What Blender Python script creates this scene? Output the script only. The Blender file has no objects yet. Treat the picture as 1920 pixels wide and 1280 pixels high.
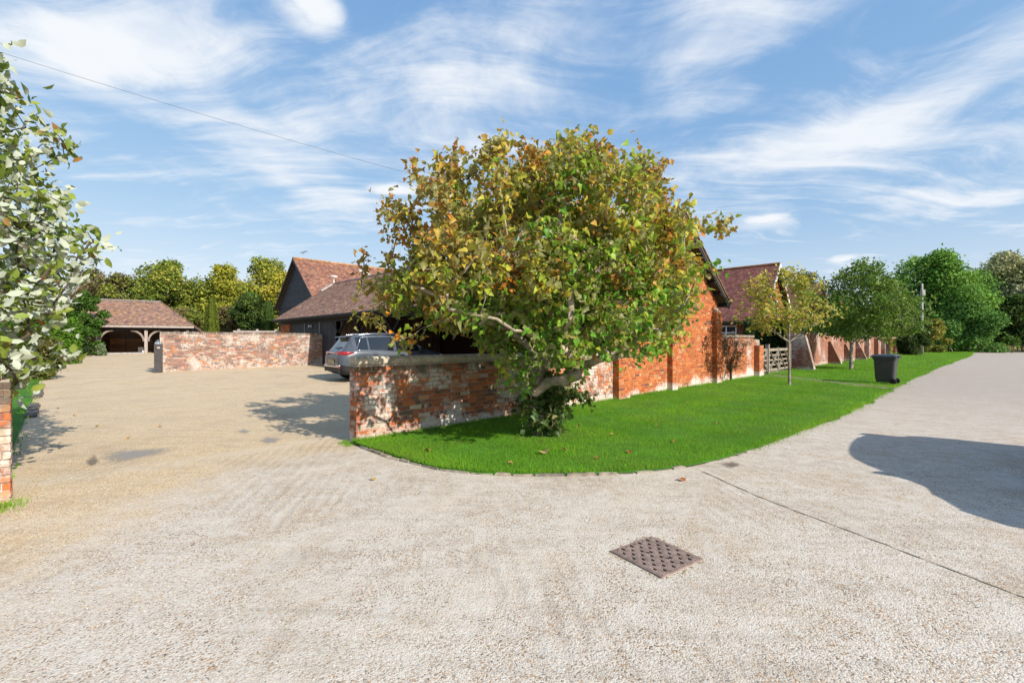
import bpy, math, random
import numpy as np
from mathutils import Vector, Matrix

# ------------------------------------------------------------------ camera, sky, sun, exposure
SC = bpy.context.scene
COL = SC.collection
EYE = 1.55
FPX = 16.0 / 36.0 * 1920.0
cam_d = bpy.data.cameras.new('camera')
cam = bpy.data.objects.new('camera', cam_d)
COL.objects.link(cam)
cam.location = (0, 0, EYE)
cam.rotation_euler = (math.radians(90), 0, 0)
cam_d.lens = 16.0
cam_d.sensor_width = 36.0
cam_d.clip_start = 0.05
cam_d.clip_end = 4000
SC.camera = cam
SC.render.resolution_x, SC.render.resolution_y = 1024, 682
SC.view_settings.view_transform = 'Standard'
SC.view_settings.look = 'None'
SC.view_settings.gamma = 1.0
SC.view_settings.use_curve_mapping = False
SC.view_settings.exposure = 0.66

SUN_EL = math.radians(32.5)
SUN_H = np.array([0.745, -0.667])
SUN_H = SUN_H / np.linalg.norm(SUN_H)
SKY_STRENGTH = 0.145

world = bpy.data.worlds.new('World')
SC.world = world
world.use_nodes = True
wt = world.node_tree
wt.nodes.clear()


class NT:
    """terse node building"""
    def __init__(self, tree):
        self.t = tree

    def n(self, typ, props=None, **inp):
        nd = self.t.nodes.new(typ)
        for k, v in (props or {}).items():
            setattr(nd, k, v)
        for k, v in inp.items():
            key = int(k[1:]) if k[0] == 'i' and k[1:].isdigit() else k.replace('_', ' ')
            self.set(nd.inputs[key], v)
        return nd

    def set(self, sock, v):
        if isinstance(v, bpy.types.NodeSocket):
            self.t.links.new(v, sock)
        elif isinstance(v, bpy.types.Node):
            self.t.links.new(v.outputs[0], sock)
        else:
            if isinstance(v, (tuple, list)) and len(v) == 3 and sock.type == 'RGBA':
                v = (*v, 1.0)
            sock.default_value = v

    def math(self, op, a, b=0.0, clamp=False):
        return self.n('ShaderNodeMath', {'operation': op, 'use_clamp': clamp}, i0=a, i1=b).outputs[0]

    def mix(self, f, a, b, mode='MIX'):
        nd = self.t.nodes.new('ShaderNodeMix')
        nd.data_type = 'RGBA'
        nd.blend_type = mode
        nd.clamp_factor = True
        self.set(nd.inputs[0], f)
        self.set(nd.inputs[6], a)
        self.set(nd.inputs[7], b)
        return nd.outputs[2]

    def ramp(self, f, stops, interp='LINEAR'):
        nd = self.t.nodes.new('ShaderNodeValToRGB')
        nd.color_ramp.interpolation = interp
        el = nd.color_ramp.elements
        while len(el) < len(stops):
            el.new(0.5)
        for e, (p, c) in zip(el, stops):
            e.position = p
            e.color = (*c, 1.0) if isinstance(c, (tuple, list)) else (c, c, c, 1.0)
        self.set(nd.inputs[0], f)
        return nd.outputs[0]

    def noise(self, vec, scale, detail=4.0, rough=0.55, dist=0.0):
        nd = self.n('ShaderNodeTexNoise', None, Scale=scale, Detail=detail, Roughness=rough, Distortion=dist)
        self.set(nd.inputs['Vector'], vec)
        return nd.outputs[0]

    def maprange(self, v, a, b, c=0.0, d=1.0, smooth=False):
        nd = self.n('ShaderNodeMapRange', {'clamp': True, 'interpolation_type': 'SMOOTHSTEP' if smooth else 'LINEAR'})
        for i, x in enumerate((v, a, b, c, d)):
            self.set(nd.inputs[i], x)
        return nd.outputs[0]

    def mapping(self, vec, loc=(0, 0, 0), rot=(0, 0, 0), scale=(1, 1, 1)):
        nd = self.n('ShaderNodeMapping', None, Location=loc, Rotation=rot, Scale=scale)
        self.set(nd.inputs['Vector'], vec)
        return nd.outputs[0]


W = NT(wt)
sky = wt.nodes.new('ShaderNodeTexSky')
sky.sky_type = 'NISHITA'
sky.sun_disc = False
sky.sun_elevation = SUN_EL
sky.sun_rotation = math.atan2(SUN_H[0], SUN_H[1])
sky.altitude = 50
sky.air_density = 1.0
sky.dust_density = 0.35
sky.ozone_density = 1.6
tc = wt.nodes.new('ShaderNodeTexCoord')
sep = W.n('ShaderNodeSeparateXYZ', None, Vector=tc.outputs['Generated'])
zc = W.math('MAXIMUM', sep.outputs[2], 0.0)
den = W.math('ADD', zc, 0.10)
pu = W.math('DIVIDE', sep.outputs[0], den)
pv = W.math('DIVIDE', sep.outputs[1], den)
pvec = W.n('ShaderNodeCombineXYZ', None, X=pu, Y=pv, Z=0.0).outputs[0]
warp = W.n('ShaderNodeTexNoise', None, Scale=0.55, Detail=3.0)
W.set(warp.inputs['Vector'], pvec)
wv = W.n('ShaderNodeVectorMath', {'operation': 'SUBTRACT'}, i0=warp.outputs[1], i1=(0.5, 0.5, 0.5))
wv = W.n('ShaderNodeVectorMath', {'operation': 'SCALE'}, i0=wv.outputs[0])
wv.inputs['Scale'].default_value = 1.1
pw = W.n('ShaderNodeVectorMath', {'operation': 'ADD'}, i0=pvec, i1=wv.outputs[0]).outputs[0]


def blob(cx, cy, rx, ry, ang):
    """soft elliptical patch of cloud cover in the cloud plane"""
    m = W.n('ShaderNodeMapping', {'vector_type': 'TEXTURE'}, Location=(cx, cy, 0), Rotation=(0, 0, ang), Scale=(rx, ry, 1))
    W.set(m.inputs['Vector'], pw)
    ln = W.n('ShaderNodeVectorMath', {'operation': 'LENGTH'}, i0=m.outputs[0])
    return W.maprange(ln.outputs['Value'], 1.5, 0.1, 0.0, 1.0, True)


def sky_p(px, py):
    d = np.array([(px - 960) / FPX, 1.0, (640 - py) / FPX])
    d /= np.linalg.norm(d)
    return d[0] / (d[2] + 0.10), d[1] / (d[2] + 0.10)


def streak(p0, p1, wid):
    a, b = sky_p(*p0), sky_p(*p1)
    cx, cy = (a[0] + b[0]) / 2, (a[1] + b[1]) / 2
    dx, dy = b[0] - a[0], b[1] - a[1]
    return blob(cx, cy, math.hypot(dx, dy) / 2, wid, math.atan2(dy, dx))


cov = None
for p0, p1, wd, amt in (((1380, 330), (1950, 130), 0.34, 1.0), ((1500, 420), (1980, 300), 0.3, 0.75),
                        ((640, 260), (1080, 110), 0.34, 0.8), ((230, 80), (700, 420), 0.20, 0.8),
                        ((0, 40), (420, 70), 0.22, 1.1), ((420, 120), (760, 330), 0.16, 0.5),
                        ((150, 500), (420, 470), 0.3, 0.55), ((1330, 420), (1450, 425), 0.16, 1.0),
                        ((1250, 60), (1550, 10), 0.25, 0.45), ((1480, 505), (1640, 490), 0.4, 0.6), ((640, 345), (800, 335), 0.15, 0.8),
                        ((500, 10), (610, 40), 0.09, 1.0)):
    s = W.math('MULTIPLY', streak(p0, p1, wd), amt)
    cov = s if cov is None else W.math('MAXIMUM', cov, s)
# fine fibres: two directions, one for each half of the sky
fl = W.mapping(pw, rot=(0, 0, math.radians(86)), scale=(1.0, 4.5, 1))
fr = W.mapping(pw, rot=(0, 0, math.radians(-48)), scale=(0.9, 4.0, 1))
nl = W.noise(fl, 1.6, 9.0, 0.62, 0.4)
nr = W.noise(fr, 1.6, 9.0, 0.62, 0.4)
side = W.maprange(pu, -0.3, 0.9, 0.0, 1.0, True)
fib = W.n('ShaderNodeMix', {'data_type': 'FLOAT'}, i0=side, i2=nl, i3=nr).outputs[0]
soft = W.noise(pw, 2.6, 8.0, 0.6)
fibc = W.maprange(fib, 0.28, 0.72, 0.0, 1.0)
softc = W.maprange(soft, 0.28, 0.72, 0.0, 1.0)
tex = W.math('ADD', W.math('MULTIPLY', fibc, 0.52), W.math('MULTIPLY', softc, 0.48))
broad = W.noise(pvec, 0.5, 3.0)
c0 = W.math('ADD', W.math('MULTIPLY', cov, 0.44), W.math('MULTIPLY', W.math('SUBTRACT', broad, 0.5), 0.7))
amount = W.maprange(W.math('ADD', tex, c0), 0.36, 1.12, 0.0, 0.95, True)
# thin white veil that thickens towards the horizon
veil = W.maprange(sep.outputs[2], 0.26, 0.0, 0.0, 0.34, True)
amount = W.math('MAXIMUM', amount, veil)
puff = None
for p0, p1, wd in (((-60, 30), (300, 60), 0.2), ((510, 0), (620, 40), 0.10), ((1345, 418), (1445, 418), 0.13), ((650, 345), (790, 340), 0.16), ((1500, 488), (1590, 484), 0.22)):
    s = streak(p0, p1, wd)
    puff = s if puff is None else W.math('MAXIMUM', puff, s)
pn = W.noise(pvec, 4.2, 7.0, 0.58)
puffs = W.maprange(W.math('ADD', W.math('MULTIPLY', puff, 0.75), W.math('SUBTRACT', pn, 0.5)), 0.22, 0.72, 0.0, 1.0, True)
amount = W.math('MAXIMUM', amount, puffs)
amount = W.math('MULTIPLY', amount, W.maprange(sep.outputs[2], -0.02, 0.02, 0.0, 1.0))
# the physical sky's range is narrower in the photograph: one response curve per channel, the same all round
sc_ = W.n('ShaderNodeSeparateColor', None, Color=sky.outputs[0])
chan = [W.math('MULTIPLY', W.math('POWER', sc_.outputs[i], g), k) for i, (g, k) in enumerate(((0.68, 0.98), (0.46, 1.45), (0.255, 2.40)))]
skyc = W.n('ShaderNodeCombineColor', None, i0=chan[0], i1=chan[1], i2=chan[2])
cloud = W.mix(amount, skyc.outputs[0], (4.0, 4.15, 4.35))
bg = W.n('ShaderNodeBackground', None, Color=cloud, Strength=SKY_STRENGTH)
wo = W.n('ShaderNodeOutputWorld', None, Surface=bg)

sun_d = bpy.data.lights.new('sun', 'SUN')
sun_d.energy = 4.1
sun_d.angle = math.radians(0.53)
sun_d.color = (1.0, 0.93, 0.82)
sun = bpy.data.objects.new('sun', sun_d)
COL.objects.link(sun)
sdir = Vector((SUN_H[0] * math.cos(SUN_EL), SUN_H[1] * math.cos(SUN_EL), math.sin(SUN_EL)))
sun.rotation_euler = sdir.to_track_quat('Z', 'Y').to_euler()
sun.location = sdir * 60
SC.cycles.max_bounces = 6
SC.cycles.diffuse_bounces = 3
SC.cycles.transparent_max_bounces = 8

RNG = np.random.default_rng(11)
random.seed(11)

# ------------------------------------------------------------------ helpers
def ground_z(x, y):
    """the yard rises gently towards the far left-hand corner"""
    x, y = np.asarray(x, float), np.asarray(y, float)
    d = np.maximum(y - 10.0, 0.0)
    s = np.clip((-2.5 - x) / 5.0, 0, 1)
    return 0.0234 * d * d / (d + 4.0) * (s * s * (3 - 2 * s))


P0 = np.array([-2.36, 6.89])              # the front corner of the near wall
D = np.array([0.70711, 0.70711])          # along the front walls
N = np.array([-0.70711, 0.70711])         # back, away from the lawn
UP = np.array([0, 0, 1.0])


def WP(t, o, z=0.0):
    p = P0 + D * t + N * o
    return np.array([p[0], p[1], z])


def at(px, py, y):
    return np.array([(px - 960) / FPX * y, y, EYE + (640 - py) / FPX * y])


def gp(px, py):
    """point of the ground seen at a place of the photograph"""
    lo, hi = 1.0, 400.0
    for _ in range(50):
        m = (lo + hi) / 2
        p = at(px, py, m)
        if p[2] > ground_z(p[0], p[1]):
            lo = m
        else:
            hi = m
    p = at(px, py, lo)
    p[2] = float(ground_z(p[0], p[1]))
    return p


class MB:
    """collects geometry, then links it as ONE mesh object"""
    def __init__(self):
        self.V, self.F, self.C, self.n = [], [], [], 0

    def add(self, V, F, col=None):
        V = np.asarray(V, float).reshape(-1, 3)
        if isinstance(F, np.ndarray):
            self.F.append(F + self.n)
        else:
            by = {}
            for f in F:
                by.setdefault(len(f), []).append(f)
            for k, fs in by.items():
                self.F.append(np.array(fs, int) + self.n)
        self.V.append(V)
        c = np.ones((len(V), 4))
        if col is not None:
            c[:, :3] = col
        self.C.append(c)
        self.n += len(V)
        return self

    def box(self, c, size, x=(1, 0, 0), y=None, z=(0, 0, 1), col=None):
        """box about c with half axes along x, y, z"""
        x = np.asarray(x, float)
        z = np.asarray(z, float)
        y = np.cross(z, x) if y is None else np.asarray(y, float)
        hx, hy, hz = np.asarray(size, float) / 2
        V = [np.asarray(c, float) + sx * hx * x + sy * hy * y + sz * hz * z for sz in (-1, 1) for sy in (-1, 1) for sx in (-1, 1)]
        return self.add(V, BOXF, col)

    def bar(self, a, b, w, h, up=(0, 0, 1), col=None):
        a, b = np.asarray(a, float), np.asarray(b, float)
        x = b - a
        L = np.linalg.norm(x)
        x /= L
        u = np.asarray(up, float)
        y = np.cross(u, x)
        y /= np.linalg.norm(y)
        return self.box((a + b) / 2, (L, w, h), x, y, np.cross(x, y), col)

    def tube(self, pts, rad, k=8, caps=True, col=None):
        pts = np.asarray(pts, float)
        rad = np.broadcast_to(np.asarray(rad, float), (len(pts),))
        tg = np.gradient(pts, axis=0)
        tg /= np.linalg.norm(tg, axis=1)[:, None] + 1e-12
        m = np.abs(tg.mean(0))
        ref = np.zeros(3)
        ref[np.argmin(m)] = 1
        u = np.cross(tg, ref)
        u /= np.linalg.norm(u, axis=1)[:, None] + 1e-12
        v = np.cross(tg, u)
        a = np.arange(k) * 2 * np.pi / k
        V = pts[:, None] + rad[:, None, None] * (np.cos(a)[None, :, None] * u[:, None] + np.sin(a)[None, :, None] * v[:, None])
        F = [(i * k + j, i * k + (j + 1) % k, (i + 1) * k + (j + 1) % k, (i + 1) * k + j) for i in range(len(pts) - 1) for j in range(k)]
        if caps:
            F += [tuple(range(k))[::-1], tuple((len(pts) - 1) * k + j for j in range(k))]
        return self.add(V.reshape(-1, 3), F, col)

    def prism(self, poly, ext, col=None):
        """planar polygon (3-D points) pushed along ext"""
        poly = np.asarray(poly, float)
        n = len(poly)
        V = np.concatenate([poly, poly + np.asarray(ext, float)])
        F = [tuple(range(n))[::-1], tuple(range(n, 2 * n))] + [(i, (i + 1) % n, n + (i + 1) % n, n + i) for i in range(n)]
        return self.add(V, F, col)

    def lathe(self, prof, k=20, c=(0, 0, 0), ax=(0, 0, 1), col=None):
        """profile of (radius, height) turned about ax"""
        ax = np.asarray(ax, float)
        ref = np.array([1.0, 0, 0]) if abs(ax[0]) < 0.9 else np.array([0, 1.0, 0])
        u = np.cross(ax, ref)
        u /= np.linalg.norm(u)
        v = np.cross(ax, u)
        a = np.arange(k) * 2 * np.pi / k
        V = [np.asarray(c, float) + ax * h + r * (np.cos(t) * u + np.sin(t) * v) for r, h in prof for t in a]
        m = len(prof)
        F = [(i * k + j, i * k + (j + 1) % k, (i + 1) * k + (j + 1) % k, (i + 1) * k + j) for i in range(m - 1) for j in range(k)]
        return self.add(V, F, col)

    def build(self, name, mat, parent=None, smooth=False, local=False):
        V = np.concatenate(self.V)
        if parent is not None and not local:
            V = V - np.array(world_loc(parent))
        me = bpy.data.meshes.new(name)
        me.vertices.add(len(V))
        me.vertices.foreach_set('co', V.astype(np.float32).ravel())
        idx = np.concatenate([f.ravel() for f in self.F]).astype(np.int32)
        tot = np.concatenate([np.full(len(f), f.shape[1]) for f in self.F])
        start = np.concatenate([[0], np.cumsum(tot)[:-1]]).astype(np.int32)
        me.loops.add(len(idx))
        me.loops.foreach_set('vertex_index', idx)
        me.polygons.add(len(tot))
        me.polygons.foreach_set('loop_start', start)
        me.polygons.foreach_set('use_smooth', np.full(len(tot), bool(smooth)))
        me.update(calc_edges=True)
        at_ = me.attributes.new('Col', 'FLOAT_COLOR', 'POINT')
        at_.data.foreach_set('color', np.concatenate(self.C).astype(np.float32).ravel())
        me.materials.append(mat)
        o = bpy.data.objects.new(name, me)
        COL.objects.link(o)
        if parent is not None:
            o.parent = parent
        return o


BOXF = [(0, 2, 3, 1), (4, 5, 7, 6), (0, 1, 5, 4), (2, 6, 7, 3), (0, 4, 6, 2), (1, 3, 7, 5)]


def world_loc(o):
    l = Vector((0, 0, 0))
    while o is not None:
        l = l + o.location
        o = o.parent
    return l


def tag(o, label=None, cat=None, group=None, kind=None):
    for k, v in (('label', label), ('category', cat), ('group', group), ('kind', kind)):
        if v:
            o[k] = v
    return o


def thing(name, loc, label, cat, group=None, rz=0.0):
    o = bpy.data.objects.new(name, None)
    o.empty_display_size = 0.2
    COL.objects.link(o)
    o.location = tuple(float(v) for v in loc)
    o.rotation_euler = (0, 0, rz)
    return tag(o, label, cat, group)


def copy_tree(o, parent=None):
    c = o.copy()
    COL.objects.link(c)
    c.parent = parent
    for ch in list(o.children):
        copy_tree(ch, c)
    return c


def unit(v):
    v = np.asarray(v, float)
    return v / (np.linalg.norm(v, axis=-1, keepdims=True) + 1e-12)

# ------------------------------------------------------------------ materials
def mat(name, col=(0.5, 0.5, 0.5), rough=0.8, var=0.0, vscale=4.0, bump=0.0, bscale=40.0, metal=0.0, spec=0.3,
        coat=0.0, stretch=None, var2=None, transmission=0.0, coords='pos'):
    """plain procedural surface: colour x object colour x 'Col' attribute, noise variation, fine relief"""
    m = bpy.data.materials.new(name)
    m.use_nodes = True
    t = m.node_tree
    t.nodes.clear()
    G = NT(t)
    if coords == 'pos':
        pos = t.nodes.new('ShaderNodeNewGeometry').outputs['Position']
    else:
        pos = t.nodes.new('ShaderNodeTexCoord').outputs['Object']
    if stretch:
        pos = G.mapping(pos, scale=stretch)
    at_ = G.n('ShaderNodeAttribute', {'attribute_name': 'Col'})
    oi = t.nodes.new('ShaderNodeObjectInfo')
    c = G.mix(1.0, col, at_.outputs[0], 'MULTIPLY')
    c = G.mix(1.0, c, oi.outputs['Color'], 'MULTIPLY')
    if var:
        n = G.noise(pos, vscale, 6.0, 0.6)
        f = G.maprange(n, 0.3, 0.7, 1.0 - var, 1.0 + var)
        c = G.mix(1.0, c, G.n('ShaderNodeCombineColor', None, i0=f, i1=f, i2=f).outputs[0], 'MULTIPLY')
    if var2:
        n2 = G.noise(pos, var2[1], 7.0, 0.65)
        c = G.mix(G.maprange(n2, var2[2], var2[3], 0.0, var2[4]), c, var2[0])
    b = G.n('ShaderNodeBsdfPrincipled', None, Base_Color=c, Roughness=rough, Metallic=metal)
    b.inputs['Specular IOR Level'].default_value = spec
    b.inputs['Coat Weight'].default_value = coat
    b.inputs['Coat Roughness'].default_value = 0.05
    b.inputs['Transmission Weight'].default_value = transmission
    if bump:
        h = G.noise(pos, bscale, 5.0, 0.6)
        bp = G.n('ShaderNodeBump', None, Strength=min(1.0, bump * 20), Distance=bump, Height=h)
        G.set(b.inputs['Normal'], bp.outputs[0])
    G.n('ShaderNodeOutputMaterial', None, Surface=b)
    return m


def brick_mat(name, wash=0.45, wash_amt=0.8, salt=None, moss=None, tint=(1, 1, 1), vscale=1.6, wash_col=(0.62, 0.58, 0.52), mortar=False):
    """brick or mortar: own colour, worn limewash patches, salts near the foot, lichen near the top"""
    m = bpy.data.materials.new(name)
    m.use_nodes = True
    t = m.node_tree
    t.nodes.clear()
    G = NT(t)
    pos = t.nodes.new('ShaderNodeNewGeometry').outputs['Position']
    z = G.n('ShaderNodeSeparateXYZ', None, Vector=pos).outputs[2]
    at_ = G.n('ShaderNodeAttribute', {'attribute_name': 'Col'})
    oi = t.nodes.new('ShaderNodeObjectInfo')
    c = G.mix(1.0, at_.outputs[0], oi.outputs['Color'], 'MULTIPLY')
    c = G.mix(1.0, c, tint, 'MULTIPLY')
    nf = G.noise(pos, 28.0, 6.0, 0.7)
    f = G.maprange(nf, 0.25, 0.75, 0.62, 1.3)
    c = G.mix(1.0, c, G.n('ShaderNodeCombineColor', None, i0=f, i1=f, i2=f).outputs[0], 'MULTIPLY')
    n1 = G.noise(pos, vscale, 5.0, 0.6, 0.3)
    n2 = G.noise(pos, 14.0, 4.0, 0.6)
    w = G.math('ADD', G.math('MULTIPLY', n1, 0.68), G.math('MULTIPLY', n2, 0.32))
    wf = G.maprange(w, 1.0 - wash, 1.0 - wash + 0.10, 0.0, wash_amt)
    c = G.mix(wf, c, wash_col)
    if salt:
        sz = G.math('ADD', G.maprange(z, salt[0], salt[1], 1.0, 0.0), G.math('MULTIPLY', G.math('SUBTRACT', n1, 0.5), 1.9))
        sz = G.math('ADD', sz, G.math('MULTIPLY', G.math('SUBTRACT', n2, 0.5), 0.8))
        c = G.mix(G.maprange(sz, 0.45, 0.75, 0.0, salt[2]), c, (0.66, 0.62, 0.57))
    if moss:
        mz = G.math('ADD', G.maprange(z, moss[0], moss[1], 0.0, 1.0), G.math('MULTIPLY', G.math('SUBTRACT', G.noise(pos, 7.0, 6.0, 0.7), 0.5), 1.8))
        c = G.mix(G.maprange(mz, 0.55, 0.85, 0.0, moss[2]), c, moss[3])
    b = G.n('ShaderNodeBsdfPrincipled', None, Base_Color=c, Roughness=0.9)
    b.inputs['Specular IOR Level'].default_value = 0.15
    h = G.noise(pos, 60.0, 6.0, 0.7)
    bp = G.n('ShaderNodeBump', None, Strength=0.5, Distance=0.006, Height=h)
    G.set(b.inputs['Normal'], bp.outputs[0])
    G.n('ShaderNodeOutputMaterial', None, Surface=b)
    return m


def leaf_mat(name, under=None, transl=0.35, rough=0.45, spec=0.3, gain=(1, 1, 1)):
    """leaf: colour from 'Col' x object colour, its own paler underside, light through the blade"""
    m = bpy.data.materials.new(name)
    m.use_nodes = True
    t = m.node_tree
    t.nodes.clear()
    G = NT(t)
    at_ = G.n('ShaderNodeAttribute', {'attribute_name': 'Col'})
    oi = t.nodes.new('ShaderNodeObjectInfo')
    c = G.mix(1.0, at_.outputs[0], oi.outputs['Color'], 'MULTIPLY')
    if gain != (1, 1, 1):
        c = G.mix(1.0, c, gain, 'MULTIPLY')
    up = c
    if under:
        geo = t.nodes.new('ShaderNodeNewGeometry')
        c = G.mix(geo.outputs['Backfacing'], c, under)
    b = G.n('ShaderNodeBsdfPrincipled', None, Base_Color=c, Roughness=rough)
    b.inputs['Specular IOR Level'].default_value = spec
    tr = G.n('ShaderNodeBsdfTranslucent', None, Color=G.mix(0.25, up, (0.25, 0.30, 0.03)))
    mx = G.n('ShaderNodeMixShader', None, i0=transl, i1=b.outputs[0], i2=tr.outputs[0])
    G.n('ShaderNodeOutputMaterial', None, Surface=mx)
    return m


def gravel_mat(name):
    """tar and chip surface: aggregate cells of several colours; warmer loose gravel in the yard, paler worn concrete on the road"""
    m = bpy.data.materials.new(name)
    m.use_nodes = True
    t = m.node_tree
    t.nodes.clear()
    G = NT(t)
    pos = t.nodes.new('ShaderNodeNewGeometry').outputs['Position']
    # distance behind the line of the walls, wandering
    off = G.n('ShaderNodeVectorMath', {'operation': 'DOT_PRODUCT'}, i0=pos, i1=(-0.70711, 0.70711, 0)).outputs['Value']
    off = G.math('SUBTRACT', off, float(P0 @ N))
    along = G.n('ShaderNodeVectorMath', {'operation': 'DOT_PRODUCT'}, i0=pos, i1=(0.70711, 0.70711, 0)).outputs['Value']
    big = G.noise(pos, 0.55, 5.0, 0.6)
    med = G.noise(pos, 2.3, 6.0, 0.65)
    yard = G.maprange(G.math('ADD', off, G.math('MULTIPLY', G.math('SUBTRACT', big, 0.5), 3.5)), -0.7, 0.7, 0.0, 1.0, True)
    leftg = G.maprange(G.math('ADD', G.n('ShaderNodeSeparateXYZ', None, Vector=pos).outputs[0], G.math('MULTIPLY', G.math('SUBTRACT', med, 0.5), 1.6)), -2.7, -4.0, 0.0, 1.0, True)
    yard = G.math('MAXIMUM', yard, leftg)
    v1 = G.n('ShaderNodeTexVoronoi', {'feature': 'F1'}, Scale=115.0)
    G.set(v1.inputs['Vector'], pos)
    rnd = G.n('ShaderNodeSeparateColor', None, Color=v1.outputs['Color'])
    road_c = G.ramp(rnd.outputs[0], [(0.0, (0.58, 0.525, 0.455)), (0.48, (0.51, 0.44, 0.36)), (0.70, (0.38, 0.30, 0.22)), (0.83, (0.40, 0.25, 0.14)), (0.93, (0.14, 0.11, 0.085)), (1.0, (0.70, 0.67, 0.63))], 'CONSTANT')
    yard_c = G.ramp(rnd.outputs[0], [(0.0, (0.60, 0.46, 0.29)), (0.35, (0.54, 0.395, 0.225)), (0.62, (0.42, 0.28, 0.145)), (0.76, (0.66, 0.55, 0.40)), (0.92, (0.23, 0.155, 0.09)), (0.97, (0.68, 0.62, 0.52))], 'CONSTANT')
    # far off the single stones run together: both ends of the mix have the same mean
    c = G.mix(yard, road_c, yard_c)
    # worn, cement-rich and stained areas
    pale = G.maprange(G.noise(pos, 1.3, 7.0, 0.7), 0.50, 0.66, 0.0, 0.55)
    c = G.mix(G.math('MULTIPLY', pale, G.math('SUBTRACT', 1.0, G.math('MULTIPLY', yard, 0.8))), c, (0.58, 0.535, 0.47))
    tan = G.maprange(G.noise(pos, 0.9, 5.0, 0.6), 0.52, 0.72, 0.0, 0.45)
    c = G.mix(tan, c, (0.45, 0.335, 0.21))
    # rake and tyre lines
    bend = G.mix(0.22, pos, G.n('ShaderNodeTexNoise', None, Vector=pos, Scale=0.35, Detail=2.0).outputs[1], 'ADD')
    ln = G.mapping(bend, rot=(0, 0, math.radians(28)), scale=(0.7, 4.5, 1))
    lines = G.maprange(G.noise(ln, 1.4, 5.0, 0.6, 0.8), 0.50, 0.70, 0.0, 0.26)
    c = G.mix(lines, c, (0.21, 0.165, 0.12))
    # cement-rich skin between clumps of bare aggregate, ridged by the broom
    skin = G.maprange(G.noise(pos, 5.0, 6.0, 0.7), 0.46, 0.62, 0.0, 0.62)
    c = G.mix(G.math('MULTIPLY', skin, G.math('SUBTRACT', 1.0, G.math('MULTIPLY', yard, 0.75))), c, (0.60, 0.555, 0.495))
    wvv = G.n('ShaderNodeTexWave', {'wave_type': 'BANDS', 'bands_direction': 'X'}, Scale=2.6, Distortion=7.0, Detail=3.0)
    wvv.inputs['Detail Scale'].default_value = 0.7
    G.set(wvv.inputs['Vector'], G.mapping(pos, rot=(0, 0, math.radians(-24)), scale=(1, 0.35, 1)))
    ridge = G.math('MULTIPLY', wvv.outputs[1], G.math('MULTIPLY', G.maprange(big, 0.46, 0.62, 0.0, 1.0, True), G.maprange(along, 3.0, 9.0, 1.0, 0.0)))
    c = G.mix(G.math('MULTIPLY', ridge, 0.30), c, (0.36, 0.28, 0.20))
    dirt = G.maprange(G.noise(pos, 5.5, 8.0, 0.75), 0.56, 0.78, 0.0, 0.36)
    c = G.mix(dirt, c, (0.17, 0.125, 0.08))
    # two pairs of wheel tracks worn pale, sweeping from the road into the yard
    cen = G.n('ShaderNodeVectorMath', {'operation': 'DISTANCE'}, i0=bend, i1=(-9.5, 12.0, 0)).outputs['Value']
    tk = None
    for r0 in (8.1, 9.7, 11.6, 13.1):
        a_ = G.maprange(G.math('ABSOLUTE', G.math('SUBTRACT', cen, r0)), 0.0, 0.42, 1.0, 0.0, True)
        tk = a_ if tk is None else G.math('MAXIMUM', tk, a_)
    c = G.mix(G.math('MULTIPLY', tk, G.maprange(med, 0.35, 0.65, 0.05, 0.5)), c, (0.60, 0.53, 0.44))
    edge_d = G.maprange(G.noise(pos, 1.1, 6.0, 0.7), 0.52, 0.75, 0.0, 0.55)
    c = G.mix(edge_d, c, (0.36, 0.28, 0.20))
    # the road beyond is greyer and smoother
    far = G.maprange(along, 6.0, 22.0, 0.0, 0.75, True)
    far = G.math('MULTIPLY', far, G.math('SUBTRACT', 1.0, yard))
    c = G.mix(far, c, G.mix(med, (0.31, 0.26, 0.22), (0.40, 0.345, 0.30)))
    b = G.n('ShaderNodeBsdfPrincipled', None, Base_Color=c, Roughness=0.85)
    b.inputs['Specular IOR Level'].default_value = 0.25
    h = G.math('ADD', G.math('MULTIPLY', G.math('SUBTRACT', 0.6, v1.outputs['Distance']), 0.5), G.math('MULTIPLY', med, 1.2))
    h = G.math('ADD', h, G.math('MULTIPLY', G.noise(ln, 1.4, 5.0, 0.6, 0.8), 0.7))
    h = G.math('ADD', h, G.math('MULTIPLY', ridge, -0.7))
    h = G.math('ADD', h, G.math('MULTIPLY', G.noise(pos, 34.0, 3.0, 0.6), 0.9))
    bp = G.n('ShaderNodeBump', None, Strength=0.55, Distance=0.012, Height=h)
    G.set(b.inputs['Normal'], bp.outputs[0])
    G.n('ShaderNodeOutputMaterial', None, Surface=b)
    return m


def tile_mat(name, moss=(0.38, 0.20, 0.05), amt=0.5):
    return mat(name, (1, 1, 1), 0.85, var=0.35, vscale=3.0, bump=0.004, bscale=60.0, spec=0.2,
               var2=(moss, 1.7, 0.56, 0.72, amt))


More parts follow.
